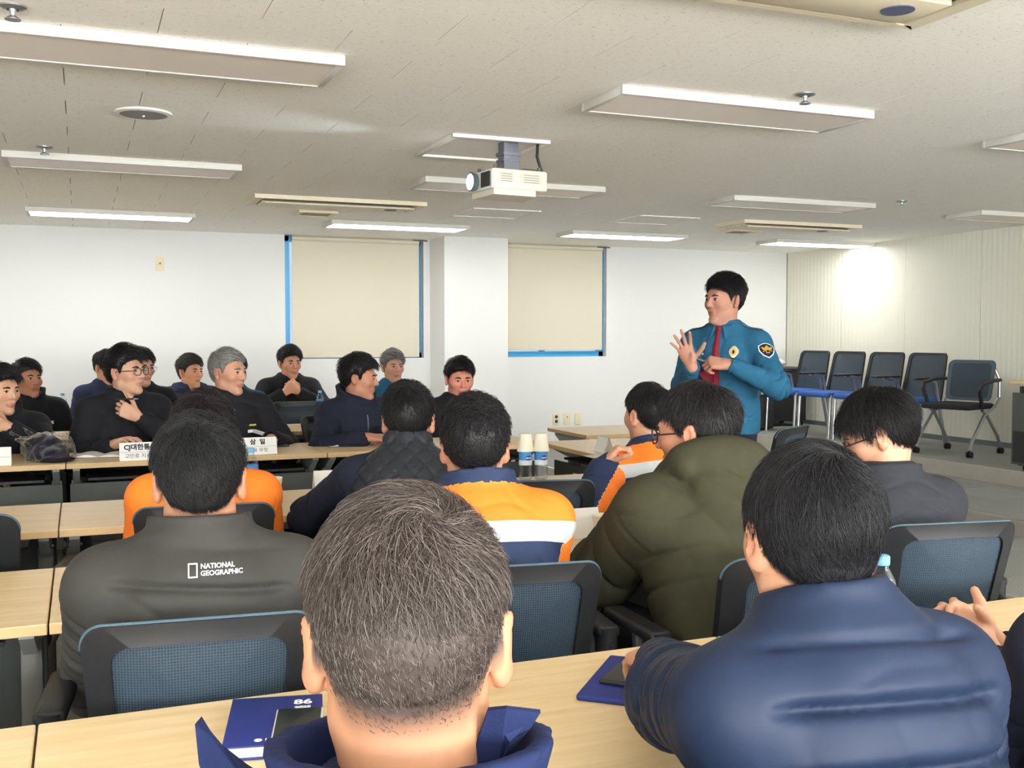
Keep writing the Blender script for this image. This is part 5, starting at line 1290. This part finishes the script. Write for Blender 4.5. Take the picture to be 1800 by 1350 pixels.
# lettering on the grey jacket (seen from behind: body right is picture right)
L3 = P3['L']
for txt, dz in (('NATIONAL', 0.010), ('GEOGRAPHIC', -0.013)):
    stick(P3, 'lettering', M_WHITEINK, text_mesh(txt, 0.0125, 'LEFT', 0.0003), P3['hip'] + P3['u'] * (L3 - 0.030 + dz * 0.55) + V3(0.0, -0.1, 0), XN, P3['u'], 0.003)
fr = []
o_ = P3['hip'] + P3['u'] * (L3 - 0.031) + V3(-0.014, -0.1, 0)
for (cx, cy, w, h) in ((-0.0075, 0, 0.0025, 0.026), (0.0075, 0, 0.0025, 0.026), (0, 0.012, 0.015, 0.0025), (0, -0.012, 0.015, 0.0025)):
    stick(P3, 'logo_frame', M_WHITEINK, grid_mesh(w, h, 2, 4), o_ + XN * cx + P3['u'] * cy, XN, P3['u'], 0.003)
for poly in ([(345, 1270), (352, 1262), (368, 1288), (388, 1312), (430, 1345), (500, 1390), (470, 1420), (380, 1420), (352, 1340)],
             [(858, 1246), (890, 1243), (950, 1250), (932, 1278), (896, 1308), (876, 1345), (850, 1400), (800, 1400), (836, 1310)]):
    b = MB(); lp = [P1['Rb'].T @ (ray_pt(x, y, 0.88 + 0.02 * math.sin(x)) - P1['base']) for x, y in poly]
    nn_ = P1['Rb'].T @ FW * 0.004; A_ = [b.bm.verts.new(p_ - nn_) for p_ in lp]; B_ = [b.bm.verts.new(p_ + nn_) for p_ in lp]; n_ = len(lp)
    b.bm.faces.new(A_); b.bm.faces.new(B_[::-1])
    for k in range(n_): b.bm.faces.new((A_[k], B_[k], B_[(k + 1) % n_], A_[(k + 1) % n_]))
    bmesh.ops.triangulate(b.bm, faces=[f for f in b.bm.faces if len(f.verts) > 4])
    b.obj('collar_point', J_BLUE, P1['e'])
# quilted vest over the dark sweater
def vest(P, m):
    G = Grid(P['nb'] - V3(0.26, 0.24, 0.62), P['nb'] + V3(0.26, 0.26, 0.16), 0.0065)
    hip, u, v, L = P['hip'], P['u'], P['v'], P['L']
    ts = np.array([-0.12, 0.10, 0.22, L - 0.14, L - 0.07, L - 0.02, L + 0.03, L + 0.075]); wa = np.array([0.208, 0.206, 0.208, 0.206, 0.19, 0.15, 0.094, 0.086]); wb = np.array([0.158, 0.156, 0.157, 0.156, 0.146, 0.12, 0.092, 0.086])
    def fn(X, Y, Z):
        py, pz = Y - F32(hip[1]), Z - F32(hip[2]); t = py * F32(u[1]) + pz * F32(u[2]) + 0 * X; d = py * F32(v[1]) + pz * F32(v[2]) + 0 * X
        A = np.interp(t, ts, wa).astype(F32); B = np.interp(t, ts, wb).astype(F32)
        r = ((np.abs(X / A) ** 2.4 + np.abs(d / B) ** 2.4) ** (1 / 2.4) - 1) * np.minimum(A, B)
        s1 = np.abs((((X * 1.1 + t) / 0.07) % 1) - 0.5); s2 = np.abs((((X * 1.1 - t) / 0.07) % 1) - 0.5)
        r = r + 0.008 * np.exp(-(np.minimum(s1, s2) / 0.09) ** 2)
        return np.maximum(r, np.maximum(t - F32(L + 0.075), -0.1 - t))
    G.put(fn, P['nb'] - V3(0.24, 0.22, 0.6), P['nb'] + V3(0.24, 0.24, 0.14), 0.01)
    G.cone(P['nb'] + u * 0.02, P['O'], 0.062, 0.075, 0.008, 's')
    V_, Q_ = G.mesh()
    return inst('quilted_vest', to_mesh('quilted_vest', V_, Q_, m), P['e'])
vest(P5, fabric('black_quilted_nylon', srgb(44, 46, 52), 0.55, 0.05))
# badge and logos on the facing jackets
def front(P, x, t): return P['hip'] + P['u'] * t + P['v'] * 0.1 + V3(x, 0, 0)
XF = V3(-1, 0, 0)      # reading direction on a chest that faces the viewer
stick(P17, 'name_badge', M_WHITEINK, grid_mesh(0.062, 0.018, 4, 2), front(P17, -0.105, P17['L'] - 0.19), XF, P17['u'], 0.004)
stick(P17, 'chest_logo', mat('lime_thread', srgb(190, 186, 60), 0.7), grid_mesh(0.045, 0.010, 4, 1), front(P17, -0.105, P17['L'] - 0.155), XF, P17['u'], 0.004)
for k, (w, dz) in enumerate(((0.03, 0.03), (0.06, 0.012), (0.04, -0.002), (0.065, -0.025))):
    stick(P20, 'chest_print', M_WHITEINK, grid_mesh(w, 0.004 if k < 3 else 0.010, 4, 1), front(P20, -0.10, P20['L'] - 0.17 + dz), XF, P20['u'], 0.004)
stick(P13, 'chest_logo', M_WHITEINK, grid_mesh(0.05, 0.022, 3, 2), front(P13, -0.12, P13['L'] - 0.15), XF, P13['u'], 0.004)
stick(P16, 'chest_logo', M_WHITEINK, grid_mesh(0.05, 0.016, 3, 2), front(P16, 0.10, P16['L'] - 0.2), XF, P16['u'], 0.004)
for P in (P17, P20):        # zips
    stick(P, 'zip', M_GREY, grid_mesh(0.008, 0.20, 1, 8), front(P, 0.0, P['L'] - 0.16), XF, P['u'], 0.003)
# officer: tie, collar wings, badge, arm patch, epaulettes, name marks
u, v, L = P23['u'], P23['v'], P23['L']
M_TIE = fabric('maroon_tie', srgb(118, 34, 46), 0.6)
tie = [(-0.016, 0.10), (0.016, 0.10), (0.014, 0.066), (0.030, -0.22), (0.034, -0.30), (0.0, -0.345), (-0.034, -0.30), (-0.030, -0.22), (-0.014, 0.066)]
def tie_mesh():
    V = []; Fs = []; prof = [(0.10, 0.016), (0.07, 0.013), (0.02, 0.018), (-0.05, 0.022), (-0.12, 0.026), (-0.19, 0.029), (-0.26, 0.032), (-0.31, 0.034), (-0.345, 0.003)]
    for z, w in prof: V += [(-w, z, 0.0), (0, z, 0.006), (w, z, 0.0)]
    for i in range(len(prof) - 1):
        for k in range(2): Fs.append((i * 3 + k, i * 3 + k + 1, (i + 1) * 3 + k + 1, (i + 1) * 3 + k))
    me = bpy.data.meshes.new('tie'); me.from_pydata(V, [], Fs); return me
stick(P23, 'tie', M_TIE, tie_mesh(), front(P23, 0.0, L - 0.105), XF, u, 0.005)
MB().sph(tuple(P23['nb'] + v * 0.092 + u * 0.0), 0.017, 12, (1.0, 0.7, 1.1)).obj('tie_knot', M_TIE, P23['e'])
for sd in (-1, 1):
    stick(P23, 'collar_wing', J_TEAL, poly_mesh([(sd * 0.010, 0.035), (sd * 0.075, 0.05), (sd * 0.085, 0.0), (sd * 0.045, -0.045)]), front(P23, 0, L - 0.015), XF, u, 0.006)
M_GOLD = mat('gold_thread', srgb(206, 164, 72), 0.5, 0.3); M_SILV = mat('silver_badge', srgb(196, 190, 160), 0.35, 0.7); M_PATCH = mat('navy_patch', srgb(20, 26, 48), 0.8)
bdg = [(0.023 * math.cos(t_) * (1 + 0.06 * math.cos(4 * t_)), 0.029 * math.sin(t_) * (1 + 0.06 * math.cos(4 * t_))) for t_ in np.linspace(0, 2 * math.pi, 25)[:-1]]
bo = stick(P23, 'chest_badge', M_SILV, poly_mesh(bdg, 0.002), front(P23, -0.095, L - 0.118), XF, u, 0.004)
stick(P23, 'badge_emblem', M_GOLD, poly_mesh([(x * 0.55, y * 0.6) for x, y in bdg], 0.004), front(P23, -0.095, L - 0.118), XF, u, 0.004, bo)
stick(P23, 'badge_centre', M_PATCH, poly_mesh([(x * 0.25, y * 0.35) for x, y in bdg], 0.006), front(P23, -0.095, L - 0.118), XF, u, 0.004, bo)
for k in range(3): stick(P23, 'name_mark', M_WHITEINK, grid_mesh(0.010, 0.010, 1, 1), front(P23, 0.075 + 0.022 * k, L - 0.13), XF, u, 0.004)
stick(P23, 'pocket_button', M_WHITEINK, poly_mesh([(0.004 * math.cos(t_), 0.004 * math.sin(t_)) for t_ in np.linspace(0, 6.28, 9)[:-1]]), front(P23, 0.10, L - 0.175), XF, u, 0.004)
# sleeve patch on the left upper arm (it faces away from the body)
S_, E_, W_, _ = P23['arms'][-1]
ax = nrm(S_ - E_); outd = nrm(V3(-0.75, 0.85, 0) - ax * (V3(-0.75, 0.85, 0) @ ax)); xd = nrm(np.cross(ax, outd)) 
axu = nrm(V3(0, 0, 1) * 0.75 + ax * 0.25 - outd * ((V3(0, 0, 1) * 0.75 + ax * 0.25) @ outd)); xd = nrm(np.cross(axu, outd)); pc = S_ + (E_ - S_) * 0.36 + outd * 0.06; ax = axu
shield = [(-0.040, 0.036), (-0.02, 0.043), (0, 0.046), (0.02, 0.043), (0.040, 0.036), (0.041, 0.005), (0.026, -0.03), (0.0, -0.052), (-0.026, -0.03), (-0.041, 0.005)]
po = stick(P23, 'sleeve_patch', M_WHITEINK, poly_mesh(shield, 0.001), pc, xd, ax, 0.003)
stick(P23, 'patch_field', M_PATCH, poly_mesh([(x * 0.88, y * 0.88) for x, y in shield], 0.002), pc, xd, ax, 0.0035, po)
eag = [(-0.030, 0.024), (-0.012, 0.012), (-0.006, 0.022), (0.0, 0.028), (0.006, 0.022), (0.012, 0.012), (0.030, 0.024), (0.024, 0.004), (0.012, -0.006), (0.008, -0.024), (-0.008, -0.024), (-0.012, -0.006), (-0.024, 0.004)]
stick(P23, 'patch_eagle', M_GOLD, poly_mesh(eag, 0.003), pc, xd, ax, 0.004, po)
stick(P23, 'patch_centre', M_PATCH, poly_mesh([(0.008 * math.cos(t_), -0.012 + 0.008 * math.sin(t_)) for t_ in np.linspace(0, 6.28, 13)[:-1]], 0.004), pc, xd, ax, 0.0045, po)
for dx in (-0.020, 0.020): stick(P23, 'patch_dot', M_GOLD, grid_mesh(0.007, 0.007, 1, 1), pc + xd * dx - ax * 0.008, xd, ax, 0.007, po)
for sd in (-1, 1):
    c = P23['nb'] + (P23['arms'][sd][0] - P23['nb']) * 0.68
    up_ = V3(0, 0, 1); al = nrm(P23['arms'][sd][0] - P23['nb']); 
    ep = stick(P23, 'epaulette', J_TEAL, grid_mesh(0.11, 0.05, 6, 3), c, al * sd, V3(0, 1, 0), 0.004)
    for (w, h, ox, oy) in ((0.10, 0.002, 0, 0.021), (0.10, 0.002, 0, -0.021), (0.002, 0.042, 0.05 * 1, 0)):
        stick(P23, 'epaulette_edge', M_WHITEINK, grid_mesh(w, h, 5, 1), c + al * sd * ox + V3(0, oy, 0), al * sd, V3(0, 1, 0), 0.0055, ep)
    stick(P23, 'rank_bars', M_SILV, grid_mesh(0.035, 0.016, 3, 2), c + al * 0.025, al * sd, V3(0, 1, 0), 0.006, ep)
MB().box((0, 0, 0), (0.35, 0.25, 0.03)) 
# things held in hands
def rod(name, a, b, r, m, lab, cat):
    e_ = empty(name, tuple(a), 0, lab, cat); d = np.asarray(b) - np.asarray(a)
    MB().cyl((0, 0, 0), tuple(d * 0.8), r, n=12).obj('barrel', m, e_)
    MB().cyl(tuple(d * 0.8), tuple(d), r, r * 0.25, n=12).obj('tip', M_CHROME, e_)
    return e_
def wpt(P, p): return P['base'] + P['Rb'] @ np.asarray(p)
k_ = wpt(P23, P23['hands'][-1][0][1]); rod('pen', k_ + RT * 0.045 - UP * 0.012 - FW * 0.012, k_ - RT * 0.075 + UP * 0.028 - FW * 0.012, 0.006, M_POST, 'short dark marker in the officer\'s hand', 'pen')
k_ = wpt(P11, P11['hands'][-1][0][1]); rod('pen', k_ - RT * 0.03 - FW * 0.014 + UP * 0.01, k_ + RT * 0.10 - FW * 0.014 + UP * 0.012, 0.005, M_BLACK, 'black pen held at the chin of the man with glasses', 'pen')

# ------------------------------------------------------------------ things on the tables
M_PET = thin_clear('clear_bottle', (0.9, 0.94, 0.97, 1), 0.3)
M_CAP = mat('pale_blue_cap', srgb(122, 184, 232), 0.5); M_LBL = mat('blue_label', srgb(70, 150, 222), 0.5); M_LBLW = mat('white_label', srgb(222, 234, 242), 0.5); M_OVAL = mat('deep_blue_oval', srgb(48, 62, 150), 0.5)
bt = MB().lathe([(0.024, 0), (0.0285, 0.006), (0.0285, 0.03), (0.027, 0.036), (0.0285, 0.042), (0.027, 0.05), (0.0285, 0.058), (0.0285, 0.128), (0.026, 0.142), (0.016, 0.162), (0.0125, 0.168), (0.0125, 0.176)], n=24).mesh('bottle_body', M_PET, True, 60)
cp = MB().lathe([(0.0145, 0.174), (0.015, 0.178), (0.015, 0.190), (0.013, 0.193)], n=20).mesh('cap', M_CAP, True, 40)
lb = MB().lathe([(0.0291, 0.088), (0.0291, 0.126), (0.0285, 0.126), (0.0285, 0.088)], n=28).mesh('label_band', M_LBL, True, 40)
lw = MB().lathe([(0.0291, 0.066), (0.0291, 0.088), (0.0285, 0.088), (0.0285, 0.066)], n=28).mesh('label_band', M_LBLW, True, 40)
def oval_mesh():
    V = []; n = 16
    for i in range(n):
        t_ = 2 * math.pi * i / n; a_ = 0.55 * math.cos(t_); V.append((0.0296 * math.sin(a_), -0.0296 * math.cos(a_), 0.098 + 0.011 * math.sin(t_)))
    me = bpy.data.meshes.new('oval_mark'); V.append((0, -0.0298, 0.098)); me.from_pydata(V, [], [(i, (i + 1) % n, n) for i in range(n)]); me.materials.append(M_OVAL); return me
ov = oval_mesh()
def stroke_mesh():
    V = []; Fs = []
    for k, a0 in enumerate((-0.36, -0.12, 0.12, 0.36)):
        for a_, z in ((a0 - 0.08, 0.095), (a0 + 0.08, 0.095), (a0 + 0.08, 0.101), (a0 - 0.08, 0.101)): V.append((0.0301 * math.sin(a_), -0.0301 * math.cos(a_), z))
        Fs.append((k * 4, k * 4 + 1, k * 4 + 2, k * 4 + 3))
    me = bpy.data.meshes.new('white_print'); me.from_pydata(V, [], Fs); me.materials.append(M_WHITEINK); return me
stk = stroke_mesh()
cup_me = MB().lathe([(0.026, 0), (0.0265, 0.002), (0.036, 0.074), (0.0375, 0.076), (0.036, 0.078), (0.0345, 0.074), (0.025, 0.006), (0.0, 0.006)], n=28).mesh('cup_wall', mat('cream_paper_cup', srgb(238, 232, 212), 0.7), True, 50)
def bottle(x, y, rz, lab, z=TOPZ):
    t = empty('water_bottle', (x, y, z), rz, lab, 'bottle', 'water bottles')
    inst('bottle_body', bt, t); inst('cap', cp, t); l_ = inst('label_band', lb, t); inst('label_band', lw, t); o = inst('oval_mark', ov, l_); inst('white_print', stk, l_)
    return t
def cup(x, y, lab, z=TOPZ, upside=False):
    t = empty('paper_cup', (x, y, z), 0, lab, 'cup', 'paper cups')
    inst('cup_wall', cup_me, t, (0, 0, 0.078 if upside else 0), (math.pi if upside else 0, 0, 0)); return t
bottle(0.611, 4.16, 0.3, 'water bottle beside the paper cup on the third row table')
cup(0.69, 4.12, 'cream paper cup beside the water bottle, third row')
bottle(0.86, 2.80, 0.2, 'water bottle between the nearest man\'s hair and the quilted vest')
bottle(1.475, 1.63, 0.7, 'large water bottle right of the black haired man in front')
for k, (x, y) in enumerate([(1.80, 4.20), (1.868, 4.185)]):
    bottle(x, y, 0.1, ['left', 'right'][k] + ' one of two water bottles standing together under upturned cups')
    c = cup(x, y, 'upturned paper cup on the %s bottle of the pair' % ['left', 'right'][k], TOPZ + 0.125, True)
bottle(-0.13, 8.72, 0, 'water bottle on the last row at the left'); bottle(1.78, 8.36, 0, 'water bottle in front of the man with clasped hands')
bottle(2.03, 5.80, 0, 'water bottle left of the curly hair, in front of the flushed face'); cup(2.03, 5.80, 'upturned paper cup on the bottle left of the curly hair', TOPZ + 0.125, True)
cup(1.49, 2.86, 'cream paper cup beside the sleeve of the olive coat')

def name_card(x, y, rz, lines, lab, w=0.20, h=0.095, acryl=False):
    t = empty('name_card', (x, y, TOPZ), rz, lab, 'name card', 'name cards')
    a_ = R(22); m_ = M_ACRYL if acryl else M_PAPER
    tl = Matrix.Rotation(-a_, 4, 'X')
    for s_ in (-1, 1):
        b = MB(); b.box((0, 0, h / 2), (w, 0.0025, h)); o = b.obj('face_panel', m_, t, (0, s_ * h * math.sin(a_), 0), (s_ * a_, 0, 0), smooth=False)
        if s_ == -1:
            MB().box((0, -0.002, h * 0.5), (w * 0.985, 0.001, h * 0.93)).obj('printed_insert', mat('pale_card', srgb(238, 238, 236), 0.8), o, smooth=False)
            for (txt, zz, sz, bold) in lines:
                me = text_mesh(txt, sz, 'CENTER', bold); me.materials.append(M_INK)
                inst('lettering', me, o, (0, -0.0032, zz), (R(90), 0, 0))
            if lines: MB().box((0, -0.003, h * 0.46), (w * 0.95, 0.0006, 0.0012)).obj('rule_line', M_GREY, o, smooth=False)
    return t
name_card(0.275, 5.64, 0, [('CJ대한통운', 0.068, 0.034, 0.0012), ('고민종 지사장', 0.022, 0.026, 0.0)], 'white name card reading CJ대한통운 in front of the man with glasses')
name_card(-0.42, 5.65, 0, [('이사', 0.022, 0.028, 0.0005)], 'white name card cut by the left edge')
name_card(0.87, 5.68, 0, [('삼  일', 0.068, 0.034, 0.0012), ('최용 부장', 0.022, 0.026, 0.0)], 'white name card reading 삼일 in front of the grey haired man')
name_card(0.96, 4.17, math.pi, [], 'blank back of a white name card beside the quilted vest')
name_card(1.41, 2.94, math.pi, [], 'blank back of a white name card on the table beside the olive coat')
name_card(2.63, 5.05, -math.pi / 2, [], 'clear acrylic card stand on the side table', 0.12, 0.09, True)
def open_book(x, y, rz, lab, w=0.15, h=0.21):
    t = empty('notebook', (x, y, TOPZ), rz, lab, 'notebook')
    for s_ in (-1, 1):
        b = MB(); n = 8
        prof = [(s_ * w * i / n, 0.004 + 0.016 * math.sin(math.pi * min(1, i / n * 1.15)) * (1 - i / n * 0.5)) for i in range(n + 1)]
        poly = prof + [(s_ * w, 0.001), (0, 0.001)]
        b.prism(poly, -h / 2, h / 2, Matrix(((1, 0, 0, 0), (0, 0, 1, 0), (0, 1, 0, 0), (0, 0, 0, 1)))); b.obj('page_block', M_PAPER, t, angle=40)
    MB().box((0, 0, 0.0015), (2 * w + 0.01, h + 0.008, 0.003)).obj('cover', M_BLACK, t, smooth=False)
    return t
open_book(0.10, 5.90, R(-12), 'open white notebook in front of the man with glasses')
open_book(1.42, 5.97, R(10), 'open notebook under the hands of the man in navy zip jacket', 0.13, 0.19)
def sheet(name, x, y, rz, w, h, m, lab, cat, th=0.004, z=TOPZ):
    t = empty(name, (x, y, z), rz, lab, cat); MB().box((0, 0, th / 2), (w, h, th), bev=min(0.002, th * 0.4)).obj('cover' if th > 0.004 else 'sheet', m, t); return t
t = sheet('document', 1.97, 4.02, R(-8), 0.21, 0.28, M_PAPER, 'white document in a clear sleeve beside the raised orange sleeve', 'document')
MB().box((0.01, 0, 0.0055), (0.15, 0.10, 0.001)).obj('printed_picture', mat('pale_green_print', srgb(206, 214, 190), 0.7), t, smooth=False)
sheet('document', 2.55, 4.78, R(4), 0.21, 0.28, M_PAPER, 'small white paper on the side table', 'document')
t = sheet('tablet', 0.98, 6.08, R(20), 0.17, 0.24, M_BLACK, 'dark tablet under the hand of the grey haired man', 'tablet', 0.008)
# diary, phones, folder on the nearest table
M_DIARY = mat('royal_navy_leatherette', srgb(32, 46, 120), 0.55, bump=0.15, bscale=600)
t = empty('diary', (0.277, 1.655, TOPZ), R(-12), 'thick royal navy diary with white numerals, left of the nearest man', 'diary')
MB().box((0, 0, 0.011), (0.140, 0.202, 0.016)).obj('page_block', M_PAPER, t, smooth=False)
for z in (0.0015, 0.0205): MB().box((0, 0, z), (0.148, 0.212, 0.003), bev=0.001).obj('cover', M_DIARY, t)
for txt, y_, sz, bd in (('86', 0.070, 0.030, 0.001), ('2025', 0.046, 0.013, 0.0008)):
    me = text_mesh(txt, sz, 'CENTER', bd); me.materials.append(M_WHITEINK); inst('lettering', me, t, (0.042, y_, 0.0225))
me = text_mesh('RA', 0.013, 'LEFT', 0.0006); me.materials.append(M_WHITEINK); inst('lettering', me, t, (-0.012, -0.086, 0.0225))
MB().cyl((-0.022, -0.086, 0.022), (-0.022, -0.086, 0.0226), 0.006).obj('logo_disc', M_WHITEINK, t)
def phone(x, y, rz, z, lab, body):
    t = empty('smartphone', (x, y, z), rz, lab, 'phone', 'phones')
    MB().box((0, 0, 0.004), (0.074, 0.155, 0.008), bev=0.003, seg=3).obj('case', body, t)
    MB().box((0, 0, 0.0083), (0.068, 0.148, 0.0008), bev=0.0003, seg=1).obj('screen', mat('dark_screen', srgb(34, 38, 36), 0.08), t)
    MB().box((0.008, -0.0778, 0.004), (0.008, 0.0005, 0.0025)).obj('port', M_BLACK, t, smooth=False)
    return t
phone(0.300, 1.592, R(-14), TOPZ + 0.0225, 'silver rimmed smartphone lying on the navy diary', mat('pale_phone_case', srgb(206, 206, 206), 0.35))
t = empty('folder', (0.925, 1.635, TOPZ), R(-42), 'royal navy folder under the hand of the man in slate navy jacket', 'folder')
MB().box((0, 0, 0.006), (0.17, 0.24, 0.012), bev=0.005, seg=3).obj('cover', M_DIARY, t)
phone(0.925, 1.66, R(-48), TOPZ + 0.012, 'black smartphone on the navy folder', M_BLACK)
# cap in a clear bag
t = empty('cap', (-0.16, 5.80, TOPZ), R(25), 'dark navy cap with a visor on the left table', 'cap')
G = Grid((-0.14, -0.2, -0.01), (0.14, 0.16, 0.16), 0.006)
G.ell((0, 0.0, 0.0), (0.10, 0.115, 0.125), None, 0.01); G.ell((0, -0.11, 0.012), (0.085, 0.07, 0.012), None, 0.01)
G.put(lambda X, Y, Z: Z + 0 * X + 0 * Y, (-0.14, -0.2, -0.02), (0.14, 0.16, 0.0), 0.003, 's')
V_, Q_ = G.mesh(); V_[:, 2] = np.maximum(V_[:, 2], 0.0); inst('crown', to_mesh('crown', V_, Q_, fabric('cap_navy', srgb(28, 28, 44))), t)
G = Grid((-0.2, -0.24, -0.005), (0.24, 0.2, 0.2), 0.01)
G.ell((0, -0.01, 0.05), (0.135, 0.155, 0.10), None, 0.02)
for a_, b_ in (((-0.07, 0.05, 0.1), (-0.15, 0.09, 0.15)), ((-0.02, 0.1, 0.11), (-0.06, 0.15, 0.16)), ((0.09, 0.06, 0.06), (0.17, 0.1, 0.05)), ((-0.1, -0.05, 0.09), (-0.17, -0.03, 0.12))): G.cone(a_, b_, 0.03, 0.012, 0.03)
V_, Q_ = G.mesh(); V_ = V_ + vnormals(V_, Q_) * (0.02 * wrinkle(V_ * 3.0, 1))[:, None]; V_[:, 2] = np.maximum(V_[:, 2], 0.001)
M_BAG = thin_clear('clear_film', (0.98, 0.98, 0.98, 1), 0.22, 0.12)
o = inst('plastic_bag', to_mesh('plastic_bag', V_, Q_, M_BAG), None, (-0.16, 5.80, TOPZ), (0, 0, R(25))); tag(o, 'clear crinkled plastic bag wrapped over the navy cap', 'bag')
# white bag with dark lettering on the last row
t = empty('white_bag', (2.02, 8.42, TOPZ), R(8), 'white bag with a black mark behind the man looking right', 'bag')
G = Grid((-0.16, -0.12, 0), (0.16, 0.12, 0.24), 0.008); G.ell((0, 0, 0.10), (0.13, 0.085, 0.115), None, 0.01); G.cone((-0.07, 0, 0.19), (0.07, 0, 0.19), 0.03, 0.03, 0.02)
V_, Q_ = G.mesh(); V_ = V_ + vnormals(V_, Q_) * (0.006 * wrinkle(V_, 1))[:, None]; V_[:, 2] = np.maximum(V_[:, 2], 0.0); inst('sack', to_mesh('sack', V_, Q_, M_PAPER), t)
bv_ = BVHTree.FromPolygons([tuple(p) for p in V_], Q_.tolist())
stick(dict(bvh=bv_, e=t), 'black_mark', M_INK, text_mesh('S', 0.09, 'CENTER', 0.004), V3(-0.02, -0.06, 0.12), V3(1, 0, 0), V3(0, 0, 1), 0.003)
